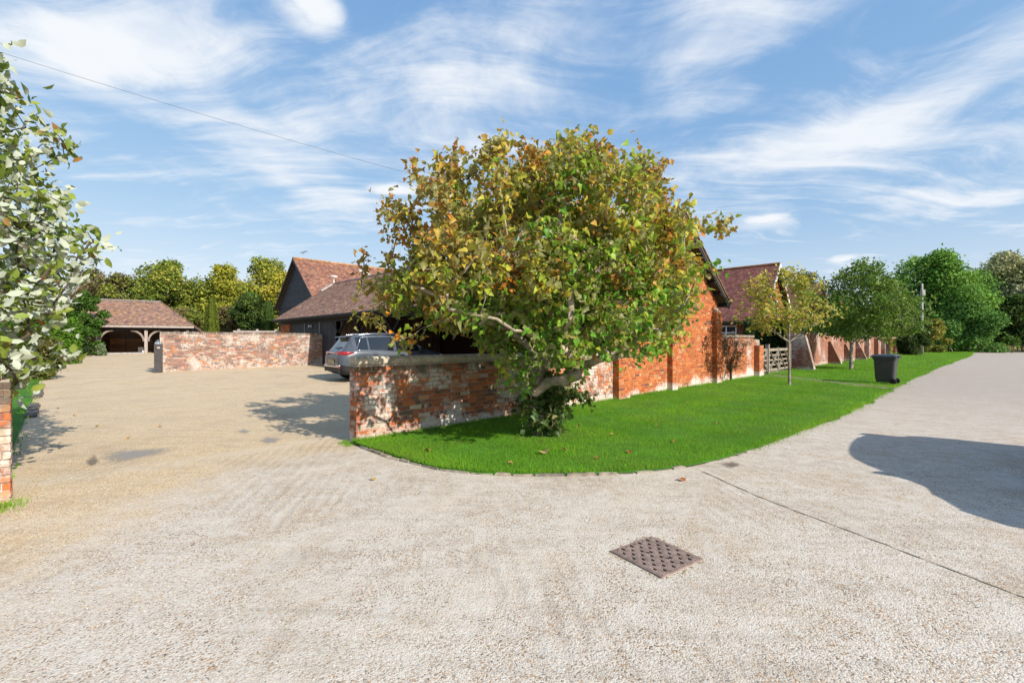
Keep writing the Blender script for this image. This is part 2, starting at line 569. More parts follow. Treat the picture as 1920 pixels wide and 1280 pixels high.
MT = dict(
    gravel=gravel_mat('gravel_surface'),
    field=mat('field_earth', (0.10, 0.13, 0.03), 0.95, var=0.5, vscale=0.3),
    lawn=mat('lawn_soil', (0.045, 0.15, 0.008), 0.95, var=0.4, vscale=3.0, bump=0.02, bscale=60, var2=((0.075, 0.19, 0.010), 0.8, 0.45, 0.7, 0.7)),
    blade=leaf_mat('grass_blade', transl=0.4, rough=0.5, spec=0.15),
    kerb=mat('kerb_stone', (0.25, 0.22, 0.18), 0.9, var=0.5, vscale=9, bump=0.01, bscale=40),
    mortar=brick_mat('mortar_lime', 0.45, 0.6, salt=(0.05, 0.5, 0.6)),
    brick_near=brick_mat('brick_weathered', 0.515, 0.82, salt=(0.02, 0.40, 0.6), moss=(0.72, 1.25, 0.85, (0.085, 0.072, 0.045)), vscale=2.1, wash_col=(0.60, 0.58, 0.53)),
    brick_pier=brick_mat('brick_moss_shade', 0.50, 0.7, salt=(0.02, 0.3, 0.3), moss=(0.35, 1.1, 0.85, (0.10, 0.085, 0.06)), vscale=3.0),  # moss tone reaches lower, painting in the tree's shade as well
    brick_gable=brick_mat('brick_orange', 0.36, 0.5, salt=(-0.12, 0.62, 0.8), vscale=0.9, wash_col=(0.5, 0.33, 0.24)),
    brick_yard=brick_mat('brick_yard_wall', 0.51, 0.7, salt=(0.2, 0.5, 0.15), moss=(1.7, 2.05, 0.8, (0.10, 0.085, 0.07)), vscale=1.5),
    brick_side=brick_mat('brick_limewashed', 0.47, 0.85, salt=(0.05, 0.7, 0.85), moss=(0.9, 1.5, 0.35, (0.16, 0.13, 0.11)), vscale=1.0, wash_col=(0.58, 0.52, 0.48)),
    brick_far=brick_mat('brick_buttress_wall', 0.49, 0.8, salt=(0.05, 0.4, 0.5), vscale=0.6, wash_col=(0.55, 0.47, 0.44)),
    coping=brick_mat('coping_lichen', 0.54, 0.85, moss=(0.9, 2.2, 0.7, (0.09, 0.08, 0.05)), vscale=4.0, wash_col=(0.52, 0.46, 0.36)),
    wash=mat('white_brick', (0.5, 0.42, 0.38), 0.9, var=0.3, vscale=3),
    tile_brown=tile_mat('roof_tile_brown', (0.30, 0.22, 0.17), 0.35),
    tile_old=tile_mat('roof_tile_lichen', (0.40, 0.20, 0.05), 0.75),
    tile_red=tile_mat('roof_tile_red', (0.10, 0.05, 0.04), 0.35),
    deck=mat('roof_underside', (0.10, 0.07, 0.05), 0.9, var=0.3),
    lead=mat('lead_flashing', (0.38, 0.36, 0.35), 0.6, var=0.25, vscale=6),
    black_board=mat('black_weatherboard', (0.030, 0.034, 0.042), 0.65, var=0.35, vscale=3, bump=0.003, bscale=30, spec=0.4),
    black_wood=mat('black_timber', (0.022, 0.021, 0.021), 0.7, var=0.3, bump=0.003),
    brown_wood=mat('weathered_planks', (0.19, 0.115, 0.07), 0.85, var=0.5, vscale=3, bump=0.004, bscale=30, stretch=(6, 6, 0.7)),
    oak=mat('silvered_oak', (0.36, 0.31, 0.28), 0.85, var=0.35, vscale=4, bump=0.004, bscale=30, stretch=(4, 4, 0.8)),
    gate_wood=mat('grey_gate_timber', (0.27, 0.225, 0.18), 0.85, var=0.3, vscale=5, bump=0.003),
    board=mat('chestnut_boards', (0.55, 0.27, 0.12), 0.7, var=0.4, vscale=3, bump=0.003, stretch=(0.7, 4, 6)),
    white=mat('white_paint', (0.75, 0.75, 0.74), 0.5, var=0.08),
    glass=mat('window_glass', (0.03, 0.04, 0.05), 0.06, spec=0.8),
    steel=mat('flue_steel', (0.55, 0.56, 0.58), 0.3, metal=1.0, var=0.1),
    iron=mat('cast_iron', (0.24, 0.175, 0.15), 0.6, var=0.35, vscale=14, bump=0.003, bscale=90, spec=0.4),
    iron_shade=mat('cast_iron_shaded', (0.045, 0.034, 0.028), 0.9, var=0.3),  # darker iron that paints the shade down in pockets and holes
    concrete=mat('grey_concrete', (0.34, 0.32, 0.31), 0.85, var=0.3, vscale=5, bump=0.004, bscale=50),
    seam=mat('joint_sealant', (0.19, 0.16, 0.11), 0.95, var=0.5, vscale=9),
    plastic=mat('bin_plastic', (0.035, 0.036, 0.038), 0.45, var=0.15, bump=0.001, bscale=200, spec=0.45, coords='obj'),
    lid=mat('bin_lid_plastic', (0.05, 0.065, 0.10), 0.42, var=0.12, bump=0.001, bscale=200, spec=0.5, coords='obj'),
    rubber=mat('black_rubber', (0.015, 0.015, 0.016), 0.8, var=0.2),
    cable=mat('cable_black', (0.09, 0.10, 0.12), 0.6),
    bark=mat('pale_bark', (0.33, 0.27, 0.20), 0.9, var=0.5, vscale=9, bump=0.012, bscale=30, var2=((0.12, 0.13, 0.06), 5.0, 0.5, 0.7, 0.6)),
    bark_grey=mat('grey_bark', (0.27, 0.235, 0.20), 0.9, var=0.55, vscale=8, bump=0.01, bscale=30),
    bark_dark=mat('dark_bark', (0.085, 0.065, 0.045), 0.9, var=0.4, vscale=5, bump=0.01),
    leaf=leaf_mat('tree_leaf', under=(0.30, 0.30, 0.11), transl=0.46, rough=0.42, spec=0.35),
    leaf_green=leaf_mat('lawn_tree_leaf', transl=0.42, rough=0.45, spec=0.3),
    leaf_bg=leaf_mat('background_leaf', transl=0.3, rough=0.6, spec=0.15),
    leaf_pale=leaf_mat('whitebeam_leaf', under=(0.49, 0.53, 0.42), transl=0.28, rough=0.5, spec=0.25),
    hedge_core=mat('hedge_dark_core', (0.02, 0.03, 0.008), 1.0, var=0.5, vscale=4),
    dead_leaf=leaf_mat('dead_leaf', transl=0.2, rough=0.7, spec=0.1),
    pebble=mat('loose_stone', (1, 1, 1), 0.75, spec=0.3),
)
# ------------------------------------------------------------------ ground, road, yard, lawn
def sheet(name, mtl, us, vs, fn, label=None, cat=None, kind='structure'):
    """grid sheet through fn(u, v) -> xyz arrays"""
    U, Vv = np.meshgrid(us, vs, indexing='ij')
    P = fn(U, Vv).reshape(-1, 3)
    nv = len(vs)
    i, j = np.meshgrid(np.arange(len(us) - 1), np.arange(nv - 1), indexing='ij')
    a = (i * nv + j).ravel()
    F = np.stack([a, a + nv, a + nv + 1, a + 1], 1)
    o = MB().add(P, F).build(name, mtl, smooth=True)
    return tag(o, label, cat, None, kind)


def wframe(dz):
    def fn(t, o):
        x = P0[0] + D[0] * t + N[0] * o
        y = P0[1] + D[1] * t + N[1] * o
        return np.stack([x, y, ground_z(x, y) + dz], -1)
    return fn


ax = np.concatenate([[-2500, -600, -200], np.arange(-80, 41, 2.5), [100, 250, 600, 2500]])
ay = np.concatenate([[-600, -100, -20], np.arange(0, 91, 2.5), [130, 250, 600, 3000]])
sheet('ground', MT['field'], ax, ay, lambda x, y: np.stack([x, y, ground_z(x, np.minimum(y, 90)) - 0.07], -1), 'rough green ground stretching out to the horizon', 'ground')
sheet('yard', MT['gravel'], np.arange(-10, 30.1, 1.0), np.arange(0, 46.1, 1.0), wframe(0.0), 'tan gravel yard in front of the sheds', 'yard')
sheet('road', MT['gravel'], np.concatenate([np.arange(-20, 10, 1.0), np.arange(10, 96, 4.0)]), np.concatenate([np.arange(-22, 0, 1.0), [0.0]]), wframe(0.0),
      'pale exposed-aggregate road sweeping past the lawn', 'road')
sheet('cross_road', mat('asphalt', (0.055, 0.055, 0.058), 0.85, var=0.2), np.array([96.0, 101.5]), np.arange(-60, 20.1, 5.0), wframe(0.0), 'dark tarmac road crossing at the far end', 'road')

ET = np.array([-0.06, 0.0, 0.06, 0.29, 0.60, 1.13, 1.65, 2.27, 2.9, 3.61, 5.68, 9.2, 15.4, 20.0, 33.0, 63.8, 86.6, 95.0])
EO = np.array([0.30, 1.60, 2.02, 2.52, 2.915, 3.42, 3.80, 4.09, 4.25, 4.36, 4.54, 4.77, 4.85, 4.92, 5.37, 6.8, 7.2, 7.4])


def edge(t):
    """how far the lawn reaches out from the line of the walls"""
    return np.interp(t, ET, EO)


def lawn_fn(t, s):
    e = edge(t) + 0.05 * np.sin(t * 5.1) * np.clip((t - 4) / 6, 0, 1) + 0.06 * np.sin(t * 1.7 + 1) * np.clip((t - 4) / 6, 0, 1)
    o = -e * s
    x = P0[0] + D[0] * t + N[0] * o
    y = P0[1] + D[1] * t + N[1] * o
    dz = 0.035 * np.clip((1 - s) * e / 0.15, 0, 1) + 0.012 + 0.012 * np.sin(x * 3.1) * np.sin(y * 2.7) * np.clip((1 - s) * 4, 0, 1)
    return np.stack([x, y, dz], -1)


lt = np.concatenate([np.array([-0.06, -0.03, 0.0, 0.03, 0.06, 0.15, 0.29, 0.45]), np.arange(0.6, 20, 0.25), np.arange(20, 95.1, 3.0)])
LS = np.concatenate([np.linspace(0, 0.9, 14), [0.94, 0.97, 0.985, 1.0]])
sheet('lawn', MT['lawn'], lt, LS, lawn_fn, 'bright green lawn between the brick walls and the road', 'lawn')
# the grassed verge along the other side of the yard
sheet('verge', MT['lawn'], np.array([-10, -8, -6, -5, -4.2, -3.75, -3.65]), np.arange(1.2, 40.1, 1.2), wframe(0.025), 'narrow grass verge beside the gravel yard', 'verge')
# the worn track from the gates to the road
ptk = mat('worn_track', (0.23, 0.19, 0.12), 0.95, var=0.45, vscale=4, bump=0.01, bscale=30, var2=((0.07, 0.13, 0.015), 2.2, 0.42, 0.62, 0.85))
def track_fn(u, v):
    a, b = WP(19.3, -0.4), WP(15.5, -4.85)
    d = unit(b - a)
    nrm = np.array([-d[1], d[0], 0])
    L = np.linalg.norm(b - a)
    p = a + d * (u[..., None] * L) + nrm * (v[..., None] * (0.32 + 0.1 * np.sin(u * 17)[..., None]))
    p[..., 2] = 0.056 + 0 * u
    return p


sheet('path', ptk, np.linspace(0, 1, 30), np.array([-1, -0.4, 0.4, 1.0]), track_fn, 'narrow worn track across the lawn from the gates to the road', 'path')


# grass: real blades, dense near by, coarser far off
def grass_blades(name, label, T, O, hgt, wid, rng, zoff, cat='grass', yellow=0.10):
    n = len(T)
    x = P0[0] + D[0] * T + N[0] * O
    y = P0[1] + D[1] * T + N[1] * O
    z = ground_z(x, y) + zoff
    a = rng.uniform(0, 2 * np.pi, n)
    lean = rng.uniform(0.1, 0.9, n)
    la = rng.uniform(0, 2 * np.pi, n)
    h = hgt * rng.uniform(0.55, 1.25, n)
    w = wid * rng.uniform(0.7, 1.3, n)
    base = np.stack([x, y, z], 1)
    s = np.stack([np.cos(a) * w / 2, np.sin(a) * w / 2, 0 * a], 1)
    tip = base + np.stack([np.cos(la) * lean * h, np.sin(la) * lean * h, h], 1)
    V = np.stack([base - s, base + s, tip], 1).reshape(-1, 3)
    F = np.arange(3 * n).reshape(-1, 3)
    patch = 0.5 + 0.35 * np.sin(x * 4.3 + np.sin(y * 3.1)) * np.sin(y * 3.7 + x) + 0.4 * np.sin(x * 1.3 + 0.7 * np.sin(y * 0.9)) * np.sin(y * 1.1 + 0.8 * np.sin(x * 0.7))
    k = np.clip(patch * 0.6 + rng.uniform(0, 0.6, n), 0, 1)[:, None]
    c = (1 - k) * np.array([0.085, 0.29, 0.012]) + k * np.array([0.25, 0.48, 0.03])
    yl = rng.uniform(0, 1, n) < yellow * (0.5 + 1.6 * (np.sin(x * 2.1 + 2 * np.sin(y * 1.3)) * np.sin(y * 1.9 + np.sin(x)) > 0.25))
    c[yl] = np.array([0.25, 0.24, 0.07])
    c *= rng.uniform(0.75, 1.25, n)[:, None]
    m = MB()
    m.V, m.F, m.n = [V], [F], 3 * n
    m.C = [np.concatenate([np.repeat(c, 3, 0), np.ones((3 * n, 1))], 1)]
    o = m.build(name, MT['blade'])
    return tag(o, label, cat, None, 'stuff')


gr = np.random.default_rng(5)
TT, OO = [], []
for t0, t1, dens in ((-0.05, 5.0, 5200), (5.0, 10.0, 3000), (10.0, 18.0, 1300), (18.0, 34.0, 500), (34.0, 94.0, 120)):
    n = int((t1 - t0) * 5.2 * dens)
    t = gr.uniform(t0, t1, n)
    o = -gr.uniform(0, 1, n) * (edge(t) + np.where(t > 3.7, gr.exponential(0.05, n), -0.01))
    TT.append(t)
    OO.append(o)
sizes = [np.full(len(t), s) for t, s in zip(TT, (1.0, 1.25, 1.7, 2.6, 4.5))]
TT, OO, SZ = np.concatenate(TT), np.concatenate(OO), np.concatenate(sizes)
# longer grass at the foot of the walls
keep = np.ones(len(TT), bool)
_tr = (WP(19.3, -0.4), WP(15.5, -4.85))
_d = unit(_tr[1] - _tr[0])
gx = P0[0] + D[0] * TT + N[0] * OO
gy = P0[1] + D[1] * TT + N[1] * OO
_perp = np.abs((gx - _tr[0][0]) * -_d[1] + (gy - _tr[0][1]) * _d[0])
keep &= ~((_perp < 0.28) & (gr.uniform(0, 1, len(TT)) < 0.85))
keep &= ~((np.hypot(gx - 0.47, gy - 7.35) < 0.28) & (gr.uniform(0, 1, len(TT)) < 0.8))
TT, OO, SZ = TT[keep], OO[keep], SZ[keep]
longer = np.where(OO > -0.14, 1.7, 1.0)
grass_blades('grass', 'short bright green mown grass of the lawn', TT, OO, 0.048 * longer * SZ ** 0.55, 0.0048 * SZ, gr, 0.03)
n = 14000
t = gr.uniform(-9, -3.55, n)
grass_blades('verge_grass', 'short grass of the verge beside the gravel yard', t, gr.uniform(0.3, 36, n), 0.07, 0.022, gr, 0.0, yellow=0.12)
n = 2600
grass_blades('weeds', 'tufts of green weeds growing along the kerb and wall foot', np.concatenate([gr.normal(-3.6, 0.10, 500), gr.normal(-0.1, 0.05, 300), gr.uniform(-9, -3.5, 1800)]),
             np.concatenate([gr.normal(-0.18, 0.12, 500), gr.uniform(-0.1, 0.25, 300), gr.normal(-0.12, 0.05, 1800)]), 0.06, 0.006, gr, -0.005)

# kerb of old stones round the lawn corner
KP = []
for t_, o_ in zip(*(np.array([-0.06, -0.07, -0.06, 0.0, 0.06, 0.29, 0.60, 1.13, 1.65, 2.27, 2.9, 3.61, 4.6]), np.array([0.28, 0.8, 1.2, 1.6, 2.02, 2.52, 2.915, 3.42, 3.80, 4.09, 4.25, 4.36, 4.45]))):
    KP.append(WP(t_, -o_))
KP = np.array(KP)
kerb = thing('kerb', KP[0], 'low kerb of worn grey stones curving round the lawn corner', 'kerb')
kerb['kind'] = 'structure'
seg = np.linalg.norm(np.diff(KP, axis=0), axis=1)
cum = np.concatenate([[0], np.cumsum(seg)])
kr = random.Random(4)
s = 0.0
while s < cum[-1] - 0.2:
    L = kr.uniform(0.18, 0.42)
    ab = [np.array([np.interp(q, cum, KP[:, i]) for i in range(3)]) for q in (s, min(s + L - 0.018, cum[-1]))]
    d = unit(ab[1] - ab[0])
    nn = np.array([-d[1], d[0], 0])
    q = []
    wdt = kr.uniform(0.07, 0.095)
    top = 0.030 + kr.uniform(-0.010, 0.008) - 0.030 * (s / cum[-1])
    for f, ww, zz in ((0, 0, -0.06), (0, 0, top - 0.015), (0.012, 0.012, top), (0.012, wdt - 0.012, top), (0, wdt, top - 0.012), (0, wdt, -0.06)):
        q.append((f, ww + kr.uniform(-0.005, 0.005), zz + kr.uniform(-0.003, 0.003)))
    Vk = [ab[0] + d * f - nn * (ww - 0.05) + UP * zz for f, ww, zz in q] + [ab[1] - d * f - nn * (ww - 0.05) + UP * (zz + kr.uniform(-0.004, 0.004)) for f, ww, zz in q]
    F = [(i, i + 1, i + 7, i + 6) for i in range(5)] + [(0, 5, 4, 3, 2, 1), (6, 7, 8, 9, 10, 11)]
    ks = MB().add(Vk, F).build('kerb_stone', MT['kerb'], kerb)
    v = kr.uniform(0.65, 1.3)
    ks.color = (v, v * kr.uniform(0.93, 1.0), v * kr.uniform(0.85, 1.0), 1)
    s += L

# dark setts that edge the verge
sett = thing('sett_edging', WP(-3.6, 6.0, 0.0), 'broken row of dark flat setts edging the grass verge', 'edging')
sett['kind'] = 'structure'
for q in list(np.arange(7.0, 9.6, .22)) + list(np.arange(11.2, 15.4, .22)):
    c = WP(-3.58 + random.uniform(-0.03, 0.03), q)
    c[2] = float(ground_z(c[0], c[1])) + 0.02
    MB().box(c, (0.20, 0.17, 0.06), (N[0], N[1], 0)).build('sett', MT['kerb'], sett).color = (0.45, 0.43, 0.47, 1)

# loose stones lying on the near ground
pr = np.random.default_rng(8)


def pebbles(name, label, n, xy, size, cols, rng):
    z = ground_z(xy[:, 0], xy[:, 1])
    base = np.array([[1, 0, 0], [0.3, 0.95, 0], [-0.8, 0.6, 0], [-0.8, -0.6, 0], [0.3, -0.95, 0], [0, 0, 1.0]])
    F = np.array([(0, 1, 5), (1, 2, 5), (2, 3, 5), (3, 4, 5), (4, 0, 5)])
    n = len(xy)
    a = rng.uniform(0, 6.28, n)
    ca, sa = np.cos(a), np.sin(a)
    b = base[None] * rng.uniform(0.6, 1.25, (n, 6, 1))
    asp = rng.uniform(0.5, 0.95, n)[:, None]
    X = b[:, :, 0]
    Y = b[:, :, 1] * asp
    V = np.stack([X * ca[:, None] - Y * sa[:, None], X * sa[:, None] + Y * ca[:, None], b[:, :, 2] * 0.55], -1) * size[:, None, None]
    V += np.stack([xy[:, 0], xy[:, 1], z], 1)[:, None]
    Fa = (F[None] + (np.arange(n) * 6)[:, None, None]).reshape(-1, 3)
    m = MB()
    m.V, m.F, m.n = [V.reshape(-1, 3)], [Fa], n * 6
    m.C = [np.concatenate([np.repeat(cols, 6, 0), np.ones((n * 6, 1))], 1)]
    return tag(m.build(name, MT['pebble'], smooth=False), label, 'gravel', None, 'stuff')


def stone_cols(n, pal, rng):
    pal = np.array(pal)
    return pal[rng.integers(0, len(pal), n)] * rng.uniform(0.75, 1.2, (n, 1))


n = 34000
yy = 1.9 + 5.0 * pr.uniform(0, 1, n) ** 1.5
xx = pr.uniform(-1.25, 1.25, n) * (yy + 0.2)
xy = np.stack([xx, yy], 1)
tt = (xy - P0) @ D
oo = (xy - P0) @ N
ok = ~((oo < 0.1) & (-oo < edge(np.maximum(tt, -0.06)) + 0.05) & (tt > -0.1)) & ~((tt < -3.4) & (oo > -0.05))
ok &= ~((np.abs(xx - 1.04) < 0.34) & (np.abs(yy - 3.29) < 0.34))
xy = xy[ok]
pebbles('gravel', 'loose pale and tan stone chips scattered over the road', len(xy), xy, pr.uniform(0.002, 0.006, len(xy)),
        stone_cols(len(xy), [(0.46, 0.43, 0.39), (0.40, 0.35, 0.29), (0.33, 0.20, 0.10), (0.52, 0.50, 0.48), (0.12, 0.10, 0.085)], pr), pr)
n = 26000
t = -3.3 - 1.2 + pr.uniform(0, 1, n) * 7.0
o = pr.uniform(-3.2, 7.0, n)
xy = P0 + t[:, None] * D + o[:, None] * N
ok = (xy[:, 0] < -1.7) & ((o < -0.2) | (t > -3.4)) & ((t < -0.1) | (o > 0.35)) & (xy[:, 1] > 1.8)
xy = xy[ok]
pebbles('yard_gravel', 'loose tan gravel lying at the yard entrance', len(xy), xy, pr.uniform(0.003, 0.008, len(xy)),
        stone_cols(len(xy), [(0.46, 0.34, 0.20), (0.39, 0.26, 0.14), (0.50, 0.42, 0.30), (0.26, 0.15, 0.075), (0.52, 0.47, 0.40)], pr), pr)

# grey patches worn smooth in the yard; their margins thin out into the gravel
def worn_mat(name, col, col2):
    m = bpy.data.materials.new(name)
    m.use_nodes = True
    t = m.node_tree
    t.nodes.clear()
    G = NT(t)
    pos = t.nodes.new('ShaderNodeNewGeometry').outputs['Position']
    a = G.n('ShaderNodeAttribute', {'attribute_name': 'Col'})
    k = G.math('ADD', a.outputs['Fac'], G.math('MULTIPLY', G.math('SUBTRACT', G.noise(pos, 16.0, 8.0, 0.8), 0.5), 2.2))
    al = G.maprange(k, 0.15, 0.75, 0.0, 0.72)
    c = G.mix(G.noise(pos, 3.0, 5.0, 0.6), col, col2)
    b_ = G.n('ShaderNodeBsdfPrincipled', None, Base_Color=c, Roughness=0.6)
    tr_ = t.nodes.new('ShaderNodeBsdfTransparent')
    mx = G.n('ShaderNodeMixShader', None, i0=al, i1=tr_.outputs[0], i2=b_.outputs[0])
    G.n('ShaderNodeOutputMaterial', None, Surface=mx)
    return m


def patch(name, pts, label, z, mtl):
    pts = [gp(*p) for p in pts]
    c = np.mean(pts, 0)
    c[2] = ground_z(c[0], c[1]) + z
    P, n = [], len(pts)
    for ring in (0.25, 1.3):
        for i in range(n * 6):
            a, b = pts[i // 6], pts[(i // 6 + 1) % n]
            p = a + (b - a) * ((i % 6) / 6)
            p = c + (p - c) * ring
            p[2] = ground_z(p[0], p[1]) + z
            P.append(p)
    m = n * 6
    F3 = [(0, i + 1, (i + 1) % m + 1) for i in range(m)] + [(1 + i, 1 + m + i, 1 + m + (i + 1) % m, 1 + (i + 1) % m) for i in range(m)]
    w = np.concatenate([[1.0], np.full(m, 0.8), np.full(m, -0.25)])
    o = MB().add([c] + P, F3, w[:, None] * np.ones(3)).build(name, mtl)
    return tag(o, label, 'patch', None, 'structure')


damp = worn_mat('smooth_patch', (0.27, 0.255, 0.24), (0.36, 0.34, 0.32))
patch('concrete_patch', [(168, 862), (200, 844), (262, 840), (334, 836), (322, 850), (260, 862), (205, 874)], 'long grey smooth patch in the gravel at the yard entrance', 0.004, damp)
patch('concrete_patch', [(482, 826), (500, 818), (534, 821), (520, 831), (496, 833)], 'small grey smooth patch in the gravel by the shadow of the tree', 0.004, damp)
patch('concrete_patch', [(441, 808), (458, 803), (474, 809), (458, 814)], 'tiny grey smooth patch in the middle of the yard entrance', 0.004, damp)
dmp2 = worn_mat('damp_silt', (0.12, 0.09, 0.06), (0.22, 0.17, 0.12))
patch('silt_patch', [(1340, 868), (1378, 864), (1400, 872), (1370, 880)], 'dark damp silt lying against the lawn edge', 0.005, dmp2)
patch('silt_patch', [(155, 866), (178, 850), (190, 866), (170, 878)], 'dark silt at the end of the long grey patch', 0.008, dmp2)

# joint between two road slabs
jp = [gp(1318, 884), gp(1420, 930), gp(1530, 972), gp(1700, 1036), gp(1925, 1122)]
m = MB()
Vj, Fj = [], []
for i in range(41):
    q = i / 40 * 4
    k = min(int(q), 3)
    p = jp[k] + (jp[k + 1] - jp[k]) * (q - k)
    d = unit(jp[4] - jp[0])
    nn = np.array([-d[1], d[0], 0])
    w = 0.0045 + 0.0025 * math.sin(i * 1.9) + random.uniform(0, 0.003)
    p = p + nn * random.uniform(-0.006, 0.006) + UP * 0.004
    Vj += [p - nn * w, p + nn * w]
    if i:
        Fj.append((2 * i - 2, 2 * i - 1, 2 * i + 1, 2 * i))
tag(m.add(Vj, Fj).build('road_joint', MT['seam']), 'dark straight joint running across the pale road slab', 'joint', None, 'structure')
# ------------------------------------------------------------------ brickwork
PAL_MIX = [((0.46, 0.14, 0.05), 5), ((0.38, 0.12, 0.055), 4), ((0.26, 0.11, 0.07), 2.5), ((0.50, 0.24, 0.13), 2), ((0.17, 0.10, 0.08), 1), ((0.46, 0.34, 0.25), 1.5)]
PAL_YARD = [((0.34, 0.17, 0.115), 4), ((0.30, 0.165, 0.13), 4), ((0.23, 0.14, 0.12), 3), ((0.46, 0.18, 0.075), 1), ((0.45, 0.34, 0.27), 3), ((0.18, 0.13, 0.125), 2)]
PAL_ORANGE = [((0.47, 0.135, 0.04), 6), ((0.43, 0.11, 0.035), 5), ((0.50, 0.17, 0.06), 4), ((0.35, 0.095, 0.04), 2), ((0.48, 0.24, 0.12), 1.2), ((0.17, 0.075, 0.05), 0.4)]
PAL_RED = [((0.36, 0.13, 0.075), 5), ((0.30, 0.11, 0.07), 4), ((0.40, 0.17, 0.10), 3), ((0.22, 0.10, 0.08), 2)]
PAL_SHADED = [((0.20, 0.065, 0.055), 5), ((0.16, 0.055, 0.05), 4), ((0.25, 0.085, 0.06), 3)]  # darker reds, shade put into faces turned from the sun


def pick(pal, rng):
    w = np.array([p[1] for p in pal], float)
    c = np.array(pal[rng.choice(len(pal), p=w / w.sum())][0])
    return c * rng.uniform(0.8, 1.22) * (1 + rng.uniform(-0.06, 0.06, 3))


# eight slightly different bricks, unit sized: x -.5...5, y 0..1 into the wall, z -.5...5
BV = []
_r = np.random.default_rng(3)
for _k in range(8):
    jx, jz = _r.uniform(-0.012, 0.012, 4), _r.uniform(-0.05, 0.05, 4)
    cx, cz = 0.022, 0.075
    q = []
    for (sx, sz), a, b in zip(((-.5, -.5), (.5, -.5), (.5, .5), (-.5, .5)), jx, jz):
        q.append((sx, 1.0, sz))
    for (sx, sz), a, b in zip(((-.5, -.5), (.5, -.5), (.5, .5), (-.5, .5)), jx, jz):
        q.append((sx + a, 0.16, sz + b))
    for (sx, sz), a, b in zip(((-1, -1), (1, -1), (1, 1), (-1, 1)), jx, jz):
        q.append((sx * (.5 - cx) + a, 0.0 + _r.uniform(-0.04, 0.04), sz * (.5 - cz) + b))
    BV.append(np.array(q))
BF = np.array([(0, 1, 5, 4), (1, 2, 6, 5), (2, 3, 7, 6), (3, 0, 4, 7), (4, 5, 9, 8), (5, 6, 10, 9), (6, 7, 11, 10), (7, 4, 8, 11), (8, 9, 10, 11)])
_BM = {}


def brick_mesh(k, mtl):
    key = (k, mtl.name)
    if key not in _BM:
        o = MB().add(BV[k], BF).build('brick', mtl)
        _BM[key] = o.data
        bpy.data.objects.remove(o)
    return _BM[key]


def face(P, d, n, L, z0, z1, pal, rng, top=None, holes=(), depth=0.05, bed=0.011, course=0.075, jitter=0.004, bond=0.3, ends=(None, None)):
    """bricks of one wall face: P start (x, y), d along, n outward"""
    out = []
    P, d, n = np.asarray(P, float)[:2], np.asarray(d, float)[:2], np.asarray(n, float)[:2]
    for c in range(int(round((z1 - z0) / course))):
        za, zb = z0 + c * course, z0 + (c + 1) * course - bed
        x = -[0.0, 0.1125, 0.056, 0.17][c % 4] - rng.uniform(0, 0.03)
        while x < L:
            w = 0.225 if rng.uniform() > bond else 0.1125
            a, b = max(x, 0.0), min(x + w - bed, L)
            x += w
            if b - a < 0.035:
                continue
            xc, zc = (a + b) / 2, (za + zb) / 2
            if top is not None and zb > top(xc):
                continue
            if any(h[0] < xc < h[1] and h[2] < zc < h[3] for h in holes):
                continue
            if z0 < 0.3 and zb < -0.02:
                continue
            pr_ = rng.uniform(0.0, jitter)
            p = P + d * xc + n * pr_
            out.append((np.array([p[0], p[1], zc]), d, n, b - a, zb - za, depth, pick(pal, rng), rng.uniform(-0.006, 0.006)))
    return out


def lay(root, bricks, mtl, n_parts, rng):
    """the n_parts that show largest become parts, the rest one mesh"""
    eye = np.array([0, 0, EYE])

    def size(b):
        v = eye - b[0]
        r = np.linalg.norm(v)
        f = max(0.0, (v[0] * b[2][0] + v[1] * b[2][1]) / r)
        inside = 1.0 if b[0][1] > 0.5 and abs(b[0][0] / max(b[0][1], 0.1)) < 1.14 else 0.0
        return b[3] * b[4] * f * inside / r ** 2
    order = sorted(range(len(bricks)), key=lambda i: -size(bricks[i]))
    loc = np.array(world_loc(root))
    for i in order[:n_parts]:
        c, d, n, w, h, dep, colr, tilt = bricks[i]
        o = bpy.data.objects.new('brick', brick_mesh(int(rng.integers(8)), mtl))
        COL.objects.link(o)
        o.parent = root
        ct, st = math.cos(tilt), math.sin(tilt)
        X = np.array([d[0] * ct, d[1] * ct, st])
        Z = np.array([-d[0] * st, -d[1] * st, ct])
        Y = np.array([-n[0], -n[1], 0])
        M = Matrix.Identity(4)
        for r_ in range(3):
            M[r_][0], M[r_][1], M[r_][2], M[r_][3] = X[r_] * w, Y[r_] * dep, Z[r_] * h, c[r_] - loc[r_]
        o.matrix_local = M
        o.color = (*colr, 1)
    rest = order[n_parts:]
    if rest:
        m = MB()
        for i in rest:
            c, d, n, w, h, dep, colr, tilt = bricks[i]
            u = BV[int(rng.integers(8))]
            V = c + u[:, :1] * w * np.array([d[0], d[1], tilt]) + u[:, 1:2] * dep * np.array([-n[0], -n[1], 0]) + u[:, 2:] * h * UP
            m.add(V, BF, colr)
        tag(m.build('brickwork', mtl, root), kind='stuff')


def core(root, name, poly2d, z0, z1, mtl, col=(0.36, 0.30, 0.24)):
    """upright prism over a plan polygon"""
    poly = [np.array([p[0], p[1], z0]) for p in poly2d]
    return MB().prism(poly, (0, 0, z1 - z0), col).build(name, mtl, root)


REC = 0.008
br = np.random.default_rng(21)

